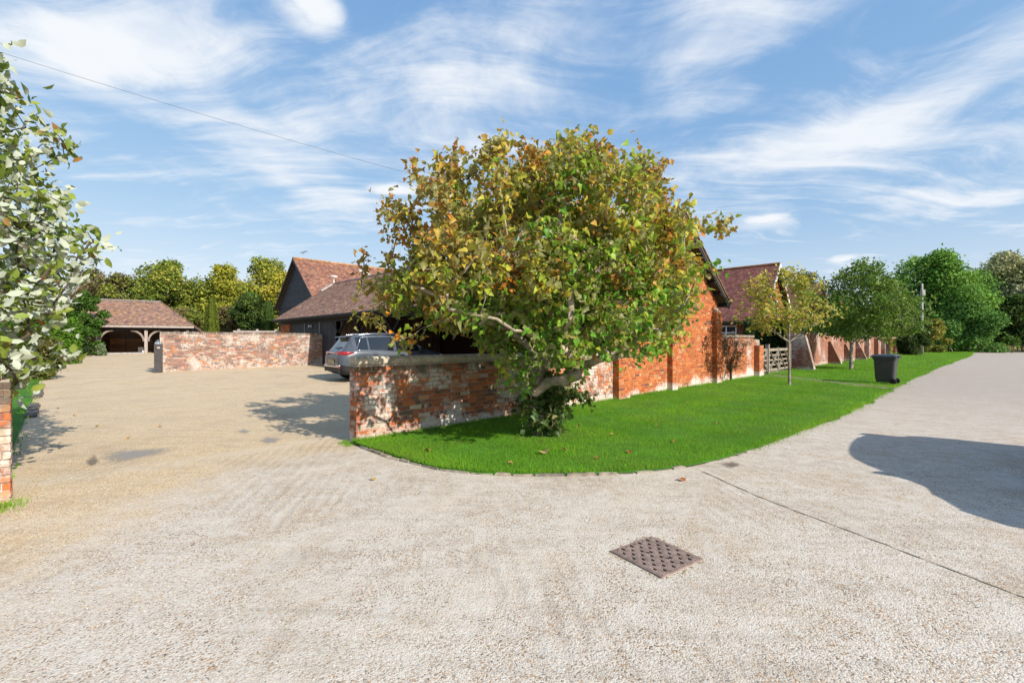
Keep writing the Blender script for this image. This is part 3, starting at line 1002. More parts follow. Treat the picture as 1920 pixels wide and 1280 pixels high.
# ---- the near wall at the corner of the lawn
TH = 0.215
HW = 1.20
wl = thing('brick_wall', WP(0, TH / 2), 'low mottled brick wall with lichened rounded top behind the autumn tree', 'wall')
core(wl, 'mortar', [WP(REC, REC)[:2], WP(7.08, REC)[:2], WP(7.08, TH - REC)[:2], WP(REC, TH - REC)[:2]], -0.2, HW, MT['mortar'])
b = face(WP(0, 0), D, -N, 7.06, -0.03, HW, PAL_MIX, br, jitter=0.008)
b += face(WP(0, TH), -N, -D, TH, -0.03, HW, PAL_MIX, br, bond=0.1)
b += face(WP(7.06, TH), -D, N, 7.06, -0.03, HW, PAL_MIX, br)
# the flat pier half-way along
core(wl, 'pier', [WP(3.46 + REC, -0.115 + REC)[:2], WP(3.85 - REC, -0.115 + REC)[:2], WP(3.85 - REC, 0.03)[:2], WP(3.46 + REC, 0.03)[:2]], -0.2, HW - 0.06, MT['mortar'])
b += face(WP(3.46, -0.115), D, -N, 0.39, -0.03, HW - 0.06, PAL_MIX, br, bond=0.0)
b += face(WP(3.46, 0.0), -N, -D, 0.115, -0.03, HW - 0.06, PAL_MIX, br, depth=0.1)
b += face(WP(3.85, -0.115), N, D, 0.115, -0.03, HW - 0.06, PAL_MIX, br, depth=0.1)
lay(wl, b, MT['brick_near'], 300, br)
# rounded coping of bricks on edge
t = 0.0
cpm = []
for k in range(4):
    prof = []
    w2 = TH / 2 + 0.012
    for a in np.linspace(0, math.pi, 8):
        prof.append((math.cos(a) * w2, 0.03 + math.sin(a) ** 0.75 * 0.085))
    prof = [(w2, 0.0)] + prof + [(-w2, 0.0)]
    pts = [(0.0, p[0] * (1 + random.uniform(-.02, .02)), p[1] + random.uniform(-.005, .005)) for p in prof]
    pt2 = [(1.0, p[1] * (1 + random.uniform(-.02, .02)), p[2] + random.uniform(-.005, .005)) for p in pts]
    m_ = len(pts)
    F = [(i, i + 1, m_ + i + 1, m_ + i) for i in range(m_ - 1)] + [tuple(range(m_))[::-1], tuple(range(m_, 2 * m_))]
    o = MB().add(np.array(pts + pt2), F).build('coping_brick', MT['coping'], smooth=False)
    cpm.append(o.data)
    bpy.data.objects.remove(o)
cr = random.Random(9)
while t < 7.04:
    w = cr.choice((0.068, 0.074, 0.11))
    c = bpy.data.objects.new('coping_brick', cpm[0])
    COL.objects.link(c)
    c.parent = wl
    M = Matrix.Identity(4)
    h = cr.uniform(0.99, 1.01)
    s_ = cr.uniform(0.995, 1.005)
    for r_ in range(3):
        M[r_][0] = (D[r_] if r_ < 2 else 0) * (w - 0.0015)
        M[r_][1] = (N[r_] if r_ < 2 else 0) * s_
        M[r_][2] = (0, 0, h)[r_]
        M[r_][3] = WP(t, TH / 2, HW)[r_] - world_loc(wl)[r_]
    c.matrix_local = M
    c.color = (*(np.array((0.40, 0.33, 0.245)) * cr.uniform(0.9, 1.1)), 1)
    t += w

# ---- the wall on the other side of the yard entrance, at the edge of the picture
we = thing('brick_wall', WP(-3.52, TH / 2), 'end of the low brick wall under the pale-leaved tree', 'wall')
core(we, 'mortar', [WP(-9.57, REC)[:2], WP(-3.52 - REC, REC)[:2], WP(-3.52 - REC, TH - REC)[:2], WP(-9.5, TH - REC)[:2]], -0.2, HW - 0.02, MT['mortar'])
b = face(WP(-9.57, 0), D, -N, 6.05, -0.03, HW, PAL_MIX, br, jitter=0.01)
b += face(WP(-3.52, 0), N, D, TH, -0.03, HW, PAL_MIX, br, bond=0.1)
lay(we, b, MT['brick_pier'], 140, br)
m = MB()
for t in np.arange(-9.57, -3.57, 0.075):
    a_ = np.linspace(0, math.pi, 6)
    prof = [WP(t, TH / 2 + math.cos(a) * 0.118, HW - 0.01 + math.sin(a) * 0.09) for a in a_]
    m.prism(prof, D3 := np.array([D[0], D[1], 0]) * 0.068, pick([((0.3, 0.2, 0.14), 1), ((0.4, 0.33, 0.25), 1)], br))
tag(m.build('coping', MT['coping'], we), kind='stuff')

# ---- the long wall across the yard
A = np.array([-15.86, 20.5])
B = np.array([-10.4, 25.2])
dy = unit(B - A)
ny = np.array([dy[1], -dy[0]])
LY = float(np.linalg.norm(B - A))
wy = thing('brick_wall', (A[0], A[1], float(ground_z(*A))), 'long weathered brick wall across the gravel yard beside the dark gate post', 'wall')
zt = 1.90
core(wy, 'mortar', [A + dy * REC - ny * REC, B - dy * REC - ny * REC, B - ny * 0.32 - dy * REC, A - ny * 0.32 + dy * REC], 0.0, zt, MT['mortar'])
b = face(A, dy, ny, LY, 0.0, zt, PAL_YARD, br, jitter=0.006)
b += face(A - ny * 0.33, ny, -dy, 0.33, 0.0, zt, PAL_YARD, br)
lay(wy, b, MT['brick_yard'], 300, br)
m = MB()
x = 0.0
while x < LY - 0.03:
    zz = zt + random.uniform(-0.006, 0.006)
    m.box(np.array([*(A + dy * (x + 0.034) - ny * 0.165), zz + 0.05]), (0.062, 0.35, 0.10), (dy[0], dy[1], 0), col=pick([((0.24, 0.17, 0.14), 2), ((0.36, 0.28, 0.22), 2), ((0.33, 0.13, 0.08), 1)], br))
    x += 0.073
tag(m.build('coping', MT['brick_yard'], wy), kind='stuff')
# its short return in the shade
Rb = B + np.array([0.86, -0.86])
wr = thing('brick_wall', (B[0], B[1], 0.25), 'short shaded return of brick wall behind the silver-grey car', 'wall')
dr = unit(Rb - B)
nr_ = np.array([dr[1], -dr[0]])
Pn = B - dy * 0.02 + dr * 0.03
core(wr, 'mortar', [Pn + dr * REC - nr_ * REC, Rb - dr * REC - nr_ * REC, Rb - nr_ * 0.22, Pn - nr_ * 0.22], 0.0, 1.84, MT['mortar'])
lay(wr, face(Pn, dr, nr_, float(np.linalg.norm(Rb - Pn)), 0.0, 1.86, PAL_YARD, br), MT['brick_yard'], 0, br)

# ---- wall between the gable and the gates
T3a, T3b = 14.13, 18.95
H3 = 1.72
w3 = thing('brick_wall', WP(T3a, 0.15), 'limewashed brick wall with climbing stems between the gable and the gates', 'wall')
core(w3, 'mortar', [WP(T3a, REC)[:2], WP(T3b - REC, REC)[:2], WP(T3b - REC, 0.32)[:2], WP(T3a, 0.32)[:2]], -0.2, H3 - 0.09, MT['mortar'])
prof3 = lambda x: H3 - (0.28 if x > T3b - T3a - 0.45 else (0.10 if x > T3b - T3a - 0.75 else 0.0))
b = face(WP(T3a, 0), D, -N, T3b - T3a, -0.03, H3, PAL_ORANGE, br, top=prof3)
b += face(WP(T3b, 0), N, D, 0.33, -0.03, H3 - 0.28, PAL_ORANGE, br)
# end pier
core(w3, 'pier', [WP(18.2, -0.22 + REC)[:2], WP(18.75, -0.22 + REC)[:2], WP(18.75, 0.02)[:2], WP(18.2 + REC, 0.02)[:2]], -0.2, 1.36, MT['mortar'])
b += face(WP(18.2, -0.22), D, -N, 0.55, -0.03, 1.38, PAL_ORANGE, br)
b += face(WP(18.2, 0.0), -N, -D, 0.22, -0.03, 1.38, PAL_ORANGE, br, depth=0.1)
lay(w3, b, MT['brick_side'], 300, br)
m = MB()
for x in np.arange(T3a + 0.04, T3b - 0.78, 0.075):
    m.box(WP(x, 0.165, H3 + 0.045), (0.065, 0.36, 0.10), (D[0], D[1], 0), col=pick([((0.30, 0.20, 0.15), 2), ((0.4, 0.32, 0.26), 2)], br))
for a_, b_, z_ in ((T3b - 0.75, T3b - 0.45, H3 - 0.085), (T3b - 0.45, T3b, H3 - 0.24)):
    m.box(WP((a_ + b_) / 2, 0.165, z_ - 0.02), (b_ - a_ - 0.004, 0.35, 0.06), (D[0], D[1], 0), col=(0.4, 0.3, 0.25))
tag(m.build('coping', MT['brick_side'], w3), kind='stuff')
pl = MB().box(WP(18.86, -0.012, 1.24), (0.10, 0.016, 0.19), (D[0], D[1], 0)).build('number_plate', MT['white'])
tag(pl, 'tiny white plate fixed to the brick wall end beside the gates', 'plate')

# ---- the long buttressed wall beyond the gates
T4a, T4b = 25.0, 76.0
w4 = thing('buttressed_wall', WP(T4a, 0.2), 'long tall brick wall with sloping buttresses beyond the gates', 'wall')
H4 = 2.02
core(w4, 'mortar', [WP(T4a, REC)[:2], WP(T4b, REC)[:2], WP(T4b, 0.36)[:2], WP(T4a, 0.36)[:2]], -0.2, H4, MT['mortar'])
b = face(WP(T4a, 0), D, -N, T4b - T4a, -0.03, H4, PAL_RED, br, bond=0.25, bed=0.012)
b += face(WP(T4a, 0.36), -N, -D, 0.36, -0.03, H4, PAL_RED, br)
# end pier that stands forward of the wall
core(w4, 'pier', [WP(T4a - 0.36 + REC, 0.36)[:2], WP(T4a - 0.36 + REC, -0.40 + REC)[:2], WP(T4a - REC, -0.40 + REC)[:2], WP(T4a - REC, 0.36)[:2]], -0.2, H4 - 0.1, MT['mortar'])
b += face(WP(T4a - 0.36, 0.36), -N, -D, 0.76, -0.03, H4 - 0.1, PAL_SHADED, br)  # face away from the sun, its shade laid in darker bricks
b += face(WP(T4a - 0.36, -0.40), D, -N, 0.36, -0.03, H4 - 0.1, PAL_RED, br)
lay(w4, b, MT['brick_far'], 300, br)
m = MB()
for x in np.arange(T4a - 0.36, T4b, 0.30):
    m.box(WP(x + 0.15, 0.18, (H4 if x >= T4a else H4 - 0.1) + 0.04), (0.29, 0.42, 0.085), (D[0], D[1], 0), col=pick([((0.36, 0.22, 0.16), 2), ((0.4, 0.33, 0.27), 2)], br))
tag(m.build('coping', MT['brick_far'], w4), kind='stuff')
for tb, ob, zt_, wd in ((T4a - 0.36, 0.46, 1.85, 0.34), (33.1, 0.68, 1.55, 0.34), (38.6, 0.55, 1.35, 0.34), (43.6, 0.70, 1.6, 0.34)):
    oo_ = -0.405 if tb < T4a else -0.002
    pts = [WP(tb, oo_, -0.1), WP(tb, oo_ - ob, -0.1), WP(tb, oo_ - ob, 0.10), WP(tb, oo_ - 0.10, zt_), WP(tb, oo_, zt_)]
    MB().prism(pts, np.array([D[0], D[1], 0]) * wd, (0.26, 0.12, 0.085)).build('buttress', MT['brick_far'], w4)
    a_, c_ = WP(tb + wd / 2, oo_ - ob - 0.02, 0.10), WP(tb + wd / 2, oo_ - 0.09, zt_ + 0.03)
    MB().bar(a_, c_, wd + 0.03, 0.05, (-N[0], -N[1], 0.3), (0.26, 0.15, 0.10)).build('buttress_cap', MT['brick_far'], w4)
for tb in (48.4, 54.4, 59.6, 63.0, 70.0, 74.0):
    MB().box(WP(tb, -0.17, 0.9), (0.45, 0.34, 1.96), (D[0], D[1], 0), col=(0.28, 0.14, 0.10)).build('pilaster', MT['brick_far'], w4)
# ------------------------------------------------------------------ buildings
def tile_roof(m, org, e, up, length, slope, pal, rng, gauge=0.105, w=0.165, clip=None):
    """overlapping plain tiles on a roof plane: org = eave corner, e along the eave, up the slope"""
    org, e, up = (np.asarray(v, float) for v in (org, e, up))
    n = unit(np.cross(e, up))
    rows, cols = int(slope / gauge), int(length / w) + 2
    r, c = np.meshgrid(np.arange(rows), np.arange(cols), indexing='ij')
    r, c = r.ravel(), c.ravel()
    x0 = (c - 0.5 * (r % 2)) * w - 0.3 * w
    x1 = x0 + w - 0.006
    x0, x1 = np.clip(x0, 0, length), np.clip(x1, 0, length)
    y = r * gauge
    ok = x1 - x0 > 0.03
    if clip is not None:
        ok &= clip((x0 + x1) / 2, y + gauge / 2)
    x0, x1, y = x0[ok], x1[ok], y[ok]
    k = len(x0)
    lift = 0.026 + rng.uniform(-0.004, 0.007, k)
    th = 0.013
    tw = rng.uniform(-0.004, 0.004, k)
    cs = []
    for X, Yy, Z in ((x0, y, lift + tw), (x1, y, lift - tw), (x1, y + gauge * 1.25, 0.012 + 0 * lift), (x0, y + gauge * 1.25, 0.012 + 0 * lift), (x0, y, lift + tw - th), (x1, y, lift - tw - th)):
        cs.append(org + X[:, None] * e + Yy[:, None] * up + Z[:, None] * n)
    V = np.stack(cs, 1).reshape(-1, 3)
    base = (np.arange(k) * 6)[:, None]
    F = np.concatenate([base + np.array([0, 1, 2, 3]), base + np.array([4, 5, 1, 0])])
    wts = np.array([p[1] for p in pal], float)
    colr = np.array([p[0] for p in pal])[rng.choice(len(pal), k, p=wts / wts.sum())] * rng.uniform(0.85, 1.15, (k, 1))
    m.V.append(V)
    m.F.append(F + m.n)
    m.C.append(np.concatenate([np.repeat(colr, 6, 0), np.ones((k * 6, 1))], 1))
    m.n += k * 6


TP_BROWN = [((0.35, 0.20, 0.145), 4), ((0.30, 0.175, 0.135), 4), ((0.40, 0.225, 0.15), 2), ((0.23, 0.145, 0.12), 1.2), ((0.42, 0.31, 0.24), 0.7)]
TP_OLD = [((0.28, 0.125, 0.085), 4), ((0.225, 0.11, 0.085), 4), ((0.33, 0.18, 0.11), 2), ((0.16, 0.095, 0.08), 2)]
TP_CAR = [((0.28, 0.165, 0.125), 4), ((0.23, 0.145, 0.12), 4), ((0.34, 0.21, 0.12), 2), ((0.17, 0.11, 0.10), 2)]
TP_RED = [((0.235, 0.095, 0.078), 5), ((0.195, 0.082, 0.070), 4), ((0.28, 0.115, 0.09), 2), ((0.15, 0.07, 0.06), 1.5)]
tr = np.random.default_rng(31)
D3 = np.array([D[0], D[1], 0])
N3 = np.array([N[0], N[1], 0])

# ================= open-fronted cart shed whose brick gable stands on the lawn
TA, TB = 7.08, 14.12
TM = (TA + TB) / 2
ZE, ZR, OH = 2.93, 5.60, 0.36
SL = (ZR - ZE) / (TM - TA + OH)
LS_ = 25.2
cs = thing('cart_shed', WP(TM, LS_ / 2, 0), 'long tiled cart shed with orange brick gable and open timber front', 'shed')
rk = lambda t: ZE - 0.16 + SL * (TM - TA + OH - abs(t - TM))
# gable wall
g = [WP(TA + REC, REC, -0.2), WP(TB - REC, REC, -0.2), WP(TB - REC, REC, rk(TB)), WP(TM, REC, rk(TM)), WP(TA + REC, REC, rk(TA))]
MB().prism(g, N3 * 0.24, (0.40, 0.27, 0.18)).build('gable_wall', MT['brick_gable'], cs)
b = face(WP(TA, 0), D, -N, TB - TA, -0.03, ZR, PAL_ORANGE, tr, top=lambda x: rk(TA + x) + 0.02, bond=0.4, jitter=0.003)
# pilasters with sloping heads
for tp, zp, wd in ((TA + 0.0, 2.62, 0.56), (10.12, 3.05, 0.36), (13.62, 2.62, 0.48)):
    po = 0.17
    MB().prism([WP(tp + REC, -po + REC, -0.2), WP(tp + REC, 0.02, -0.2), WP(tp + REC, 0.02, zp + 0.20), WP(tp + REC, -po + REC, zp)], D3 * (wd - 2 * REC), (0.36, 0.25, 0.17)).build('pilaster', MT['brick_gable'], cs)
    b += face(WP(tp, -po), D, -N, wd, -0.03, zp, PAL_ORANGE, tr, bond=0.5, jitter=0.003)
    b += face(WP(tp, 0), -N, -D, po, -0.03, zp, PAL_ORANGE, tr, depth=0.1)
    b += face(WP(tp + wd, -po), N, D, po, -0.03, zp, PAL_ORANGE, tr, depth=0.1)
lay(cs, b, MT['brick_gable'], 300, tr)
# back wall, end wall, floor
MB().box(WP(TB - 0.12, LS_ / 2 + 0.14, 1.35), (0.22, LS_ - 0.3, 3.1), D3, N3, UP, (0.2, 0.10, 0.07)).build('back_wall', MT['brown_wood'], cs)
g2 = [WP(TA + 0.05, LS_ - 0.3, -0.1), WP(TB - 0.25, LS_ - 0.3, -0.1), WP(TB - 0.25, LS_ - 0.3, rk(TB)), WP(TM, LS_ - 0.3, rk(TM) - 0.02), WP(TA + 0.05, LS_ - 0.3, rk(TA))]
MB().prism(g2, N3 * 0.15).build('end_wall', MT['black_board'], cs)
# roof: two solid slopes, then the tiles
sv = unit(np.array([D[0] * (TM - TA + OH), D[1] * (TM - TA + OH), ZR - ZE]))
SLN = math.hypot(TM - TA + OH, ZR - ZE)
o0, o1 = -0.32, LS_
for sgn in (-1, 1):
    te = TM + sgn * (TM - TA + OH)
    pts = [WP(te, o0, ZE - 0.09), WP(te, o0, ZE), WP(TM, o0, ZR), WP(TM, o0, ZR - 0.09)]
    MB().prism(pts, N3 * (o1 - o0)).build('roof_slope', MT['deck'], cs)
m = MB()
ef = WP(TM - (TM - TA + OH), o1, ZE)
tile_roof(m, ef, -N3, sv, o1 - o0, SLN, TP_BROWN, tr)
sv2 = unit(np.array([-D[0] * (TM - TA + OH), -D[1] * (TM - TA + OH), ZR - ZE]))
tile_roof(m, WP(TM + (TM - TA + OH), o0, ZE), N3, sv2, o1 - o0, SLN, TP_BROWN, tr, gauge=0.15, w=0.3)
tag(m.build('roof_tiles', MT['tile_brown'], cs), kind='stuff')
m = MB()
for q in np.arange(o0, o1 - 0.3, 0.33):
    a_ = np.linspace(-0.2, math.pi + 0.2, 7)
    rr = 0.13 + random.uniform(-0.006, 0.006)
    m.prism([WP(TM + math.cos(a) * rr, q, ZR - 0.02 + math.sin(a) * rr * 0.8) for a in a_], N3 * 0.32, pick([((0.30, 0.20, 0.17), 2), ((0.36, 0.29, 0.25), 1)], tr))
tag(m.build('ridge_tiles', MT['tile_brown'], cs), kind='stuff')
# bargeboards, verge tiles, gable eaves
for sgn in (-1, 1):
    te = TM + sgn * (TM - TA + OH)
    dn = WP(te, o0 + 0.02, ZE - 0.17)
    apx = WP(TM, o0 + 0.02, ZR - 0.17)
    MB().prism([dn, apx, apx + UP * 0.20, dn + UP * 0.20], N3 * 0.05).build('bargeboard', MT['black_board'], cs)
    m = MB()
    for k in range(44):
        f = k / 44
        p = dn + (apx - dn) * f + UP * (0.215) - N3 * 0.055
        m.box(p + N3 * 0.08, (0.12, 0.17, 0.02), unit(apx - dn), N3, np.cross(unit(apx - dn), N3), pick([((0.3, 0.18, 0.12), 1), ((0.38, 0.28, 0.2), 1)], tr))
    tag(m.build('verge_tiles', MT['tile_brown'], cs), kind='stuff')
    m = MB()
    for k in range(7):
        p = dn + (apx - dn) * ((k + 0.4) / 7.2)
        m.box(p + N3 * 0.16 - UP * 0.02, (0.09, 0.28, 0.1), unit(apx - dn), N3, np.cross(unit(apx - dn), N3))
    tag(m.build('purlin_ends', MT['black_wood'], cs), kind='stuff')
MB().bar(WP(TA - OH + 0.03, 0.0, ZE - 0.10), WP(TA - OH + 0.03, LS_, ZE - 0.10), 0.03, 0.14).build('fascia', MT['black_wood'], cs)
m = MB().tube([WP(TA - OH - 0.06, -0.1, ZE - 0.05), WP(TA - OH - 0.06, LS_, ZE - 0.05)], 0.055, 8)
m.build('gutter', MT['black_wood'], cs, smooth=True)
# wall plate and posts of the open front
MB().bar(WP(TA + 0.12, 0.3, 2.72), WP(TA + 0.12, LS_ - 0.2, 2.72), 0.2, 0.22).build('wall_plate', MT['black_wood'], cs)
for q in (2.0, 4.6, 7.15, 11.2, 14.2, 16.62):
    p = WP(TA + 0.12, q)
    gz = float(ground_z(p[0], p[1]))
    MB().bar([p[0], p[1], gz - 0.05], [p[0], p[1], 2.61], 0.15, 0.15).build('post', MT['oak'], cs)
    for sg in (-1, 1):
        MB().bar(WP(TA + 0.12, q + sg * 0.09, 2.02), WP(TA + 0.12, q + sg * 0.62, 2.58), 0.07, 0.11, D3).build('brace', MT['black_wood'], cs)
# boarded partition across the shed
x = 0.22
pk = random.Random(6)
while x < 6.5:
    w = pk.uniform(0.15, 0.21)
    zt_ = min(rk(TA + x), 2.75 + 0.5)
    MB().box(WP(TA + x + w / 2, 16.62 + pk.uniform(-0.012, 0.012), (zt_ + 0.0) / 2 + 0.1), (w - 0.012, 0.03, zt_ - 0.1), D3, N3, UP).build('plank', MT['brown_wood'], cs).color = (*[pk.uniform(0.7, 1.25)] * 3, 1)
    x += w
# black boarded doors and the brick pier at the far end of the front
for q0, q1 in ((16.9, 18.95), (19.0, 21.1), (21.15, 23.3)):
    q = q0
    while q < q1 - 0.02:
        w = min(0.155, q1 - q)
        MB().box(WP(TA + 0.10, q + w / 2, 1.5), (0.03 + pk.uniform(0, 0.012), w - 0.012, 2.5), D3, N3, UP).build('door_board', MT['black_board'], cs).color = (*[pk.uniform(0.5, 1.1)] * 3, 1)
        q += 0.155
for q in (18.98, 21.12):
    MB().box(WP(TA + 0.07, q, 1.5), (0.05, 0.07, 2.5), D3, N3, UP).build('door_post', MT['oak'], cs)
core(cs, 'pier', [WP(TA + 0.02, 23.4)[:2], WP(TA + 0.5, 23.4)[:2], WP(TA + 0.5, 25.0)[:2], WP(TA + 0.02, 25.0)[:2]], 0, 2.6, MT['mortar'])
tag(MB().box(WP(TA - 0.02, 20.1, 2.42), (0.16, 0.12, 0.12), D3, N3, UP).build('lamp', MT['white'], cs), None)
b = face(WP(TA, 25.0), -N, -D, 1.6, 0.0, 2.6, PAL_ORANGE, tr) + face(WP(TA, 23.4), D, -N, 0.5, 0.0, 2.6, PAL_ORANGE, tr)
m = MB()
for c, d, n, w, h, dep, colr, tilt in b:
    u = BV[int(tr.integers(8))]
    m.add(c + u[:, :1] * w * np.array([d[0], d[1], 0]) + u[:, 1:2] * dep * np.array([-n[0], -n[1], 0]) + u[:, 2:] * h * UP, BF, colr * 0.8)
tag(m.build('pier_bricks', MT['brick_gable'], cs), kind='stuff')
# lead saddle where the far end of the roof meets the barn
MB().prism([WP(TM - 0.9, o1 + 0.002, ZR - 0.62), WP(TM, o1 + 0.002, ZR + 0.03), WP(TM, o1 + 0.002, ZR + 0.11), WP(TM - 0.95, o1 + 0.002, ZR - 0.52)], N3 * -0.35).build('lead_flashing', MT['lead'], cs)

# ================= the tall black barn
AP = at(549, 484, 36.0)
bq0, bo = None, None
rel = AP[:2] - P0
bt, bo = float(rel @ D), float(rel @ N)
BHW, BZR, BZE, BLEN = 4.35, AP[2], 4.35, 15.5
bn = thing('barn', WP(bt + BLEN / 2, bo, 0.3), 'tall black weatherboarded barn with steep lichened red tile roof', 'barn')
G5 = [WP(bt + 0.3, bo - BHW + 0.25, 0), WP(bt + 0.3, bo + BHW - 0.25, 0), WP(bt + 0.3, bo + BHW - 0.25, BZE), WP(bt + 0.3, bo, BZR - 0.3), WP(bt + 0.3, bo - BHW + 0.25, BZE)]
MB().prism(G5, D3 * (BLEN - 0.6)).build('wall', MT['black_wood'], bn)
z = 0.4
while z < BZR - 0.35:
    hw = (BHW - 0.25) if z + 0.2 < BZE else (BHW - 0.05) * (BZR - 0.25 - z - 0.1) / (BZR - BZE)
    hw = min(hw, BHW - 0.25)
    if hw > 0.12:
        o = MB().prism([WP(bt + 0.298, bo - hw, z), WP(bt + 0.262, bo - hw, z), WP(bt + 0.285, bo - hw, z + 0.205), WP(bt + 0.298, bo - hw, z + 0.205)], N3 * 2 * hw).build('weatherboard', MT['black_board'], bn)
        o.color = (*[random.uniform(0.65, 1.25)] * 3, 1)
    z += 0.2
for sg in (-1, 1):
    pts = [WP(bt, bo + sg * BHW, BZE - 0.1), WP(bt, bo + sg * BHW, BZE), WP(bt, bo, BZR), WP(bt, bo, BZR - 0.1)]
    MB().prism(pts, D3 * BLEN).build('roof_slope', MT['deck'], bn)
    a_, c_ = WP(bt - 0.03, bo + sg * BHW, BZE - 0.22), WP(bt - 0.03, bo, BZR - 0.22)
    MB().prism([a_, c_, c_ + UP * 0.24, a_ + UP * 0.24], D3 * 0.04).build('bargeboard', MT['black_board'], bn)
m = MB()
bs = unit(np.array([N[0] * BHW, N[1] * BHW, BZR - BZE]))
bL = math.hypot(BHW, BZR - BZE)
tile_roof(m, WP(bt, bo - BHW, BZE), D3, bs, BLEN, bL, TP_OLD, tr, gauge=0.12, w=0.18)
bs2 = unit(np.array([-N[0] * BHW, -N[1] * BHW, BZR - BZE]))
tile_roof(m, WP(bt + BLEN, bo + BHW, BZE), -D3, bs2, BLEN, bL, TP_OLD, tr, gauge=0.2, w=0.4)
tag(m.build('roof_tiles', MT['tile_old'], bn), kind='stuff')
m = MB()
for q in np.arange(0, BLEN - 0.3, 0.36):
    a_ = np.linspace(-0.3, math.pi + 0.3, 7)
    m.prism([WP(bt + q, bo + math.cos(a) * 0.14, BZR - 0.01 + math.sin(a) * 0.12) for a in a_], D3 * 0.345, pick([((0.40, 0.19, 0.08), 2), ((0.34, 0.2, 0.12), 1)], tr))
tag(m.build('ridge_tiles', MT['tile_old'], bn), kind='stuff')
# flue pipe through the roof
fp = WP(bt + 5.7, bo - 0.75)
fz = BZR - 0.75 * (BZR - BZE) / BHW
m = MB().lathe([(0.13, fz - 0.3), (0.13, fz + 1.45), (0.125, fz + 1.45), (0.125, fz + 1.52), (0.18, fz + 1.55), (0.18, fz + 1.62), (0.02, fz + 1.72)], 14, (fp[0], fp[1], 0))
for k in range(4):
    m.lathe([(0.13, fz + 0.2 + k * 0.33), (0.142, fz + 0.21 + k * 0.33), (0.142, fz + 0.25 + k * 0.33), (0.13, fz + 0.26 + k * 0.33)], 14, (fp[0], fp[1], 0))
m.build('flue', MT['steel'], bn, smooth=True)
MB().box(fp + UP * (fz + 0.03) , (0.85, 0.95, 0.03), D3, bs, np.cross(D3, bs)).build('lead_flashing', MT['lead'], bn)
# aerial on the near gable
ae = thing('aerial', WP(bt + 0.9, bo + 0.2, BZR - 0.1), 'thin television aerial standing on the ridge of the black barn', 'aerial')
MB().tube([WP(bt + 0.9, bo + 0.2, BZR - 0.3), WP(bt + 0.9, bo + 0.2, BZR + 0.75)], 0.018, 6).build('mast', MT['steel'], ae)
m = MB().tube([WP(bt + 0.9, bo - 0.5, BZR + 0.62), WP(bt + 0.9, bo + 0.7, BZR + 0.62)], 0.014, 5)
for q in np.linspace(-0.45, 0.65, 8):
    m.tube([WP(bt + 0.75, bo + q, BZR + 0.62), WP(bt + 1.05, bo + q, BZR + 0.62)], 0.01, 5)
m.build('boom', MT['steel'], ae)
ds = thing('roof_cowl', WP(TM - 0.1, LS_ - 0.4, ZR), 'small pale saucer-topped vent on the shed roof end below the barn', 'vent')
MB().lathe([(0.05, ZR), (0.05, ZR + 0.42), (0.26, ZR + 0.46), (0.24, ZR + 0.52), (0.06, ZR + 0.56)], 14, WP(TM - 0.1, LS_ - 0.4, 0)).build('cowl', MT['white'], ds, smooth=True)

# ================= the two-bay oak carport at the head of the yard
YC = 37.0
gc = 0.55
cp = thing('carport', (-30.0, 39.5, gc), 'oak-framed carport with two open bays and a hipped tile roof', 'carport')
XL, XR, ZEc, ZRc = -33.6, -26.47, 2.86, 5.05
RX = -29.1
YE, YR, YB = 36.55, 40.0, 43.4
sl = (ZRc - ZEc) / (YR - YE)
m = MB()
up = unit(np.array([0, YR - YE, ZRc - ZEc]))
Lc = math.hypot(YR - YE, ZRc - ZEc)
xh = XR - RX
tile_roof(m, (XL, YE, ZEc), (1, 0, 0), up, XR - XL, Lc, TP_CAR, tr, gauge=0.11, w=0.18, clip=lambda x, y: x < (XR - XL) - xh * (y / Lc))
XO, ZO = XR + 0.9, ZEc - 0.9 * (ZRc - ZEc) / xh
# the hipped end carries on down over a lean-to
h0, h1 = np.array([XO, YE, ZO]), np.array([XO, YB, ZO])
upl = unit(np.array([RX - XO, 0, ZRc - ZO]))
Lh = math.hypot(RX - XO, ZRc - ZO)
fr_ = (XO - XR) / (XO - RX)
tile_roof(m, h0, (0, 1, 0), upl, YB - YE, Lh, TP_CAR, tr, gauge=0.11, w=0.18,
          clip=lambda x, y: (x > (YR - YE) * np.clip((y / Lh - fr_) / (1 - fr_), 0, 1)) & (x < (YB - YE) - (YB - YR) * np.clip((y / Lh - fr_) / (1 - fr_), 0, 1)))
upb = unit(np.array([0, YR - YB, ZRc - ZEc]))
tile_roof(m, (XR, YB, ZEc), (-1, 0, 0), upb, XR - XL, Lc, TP_CAR, tr, gauge=0.2, w=0.4, clip=lambda x, y: x > xh * (y / Lc))
tag(m.build('roof_tiles', MT['tile_old'], cp), kind='stuff')
e1, e2, e3, e4 = (np.array(v, float) for v in ((XL, YE, ZEc), (XR, YE, ZEc), (XR, YB, ZEc), (XL, YB, ZEc)))
r1, r2 = np.array([XL, YR, ZRc]), np.array([RX, YR, ZRc])
dz = np.array([0, 0, -0.09])
q1, q2 = np.array([XO, YE, ZO]), np.array([XO, YB, ZO])
m = MB()
Vd = [e1, e2, e3, e4, r1, r2, q1, q2]
m.add(Vd + [v + dz for v in Vd], [(0, 1, 5, 4), (2, 3, 4, 5), (1, 6, 7, 2), (1, 2, 5), (8, 12, 13, 9), (10, 13, 12, 11), (9, 10, 15, 14), (9, 13, 10), (0, 8, 9, 1), (1, 9, 14, 6), (6, 14, 15, 7), (2, 7, 15, 10), (3, 2, 10, 11), (0, 4, 12, 8), (4, 3, 11, 12)])
m.build('roof', MT['deck'], cp)
m = MB()
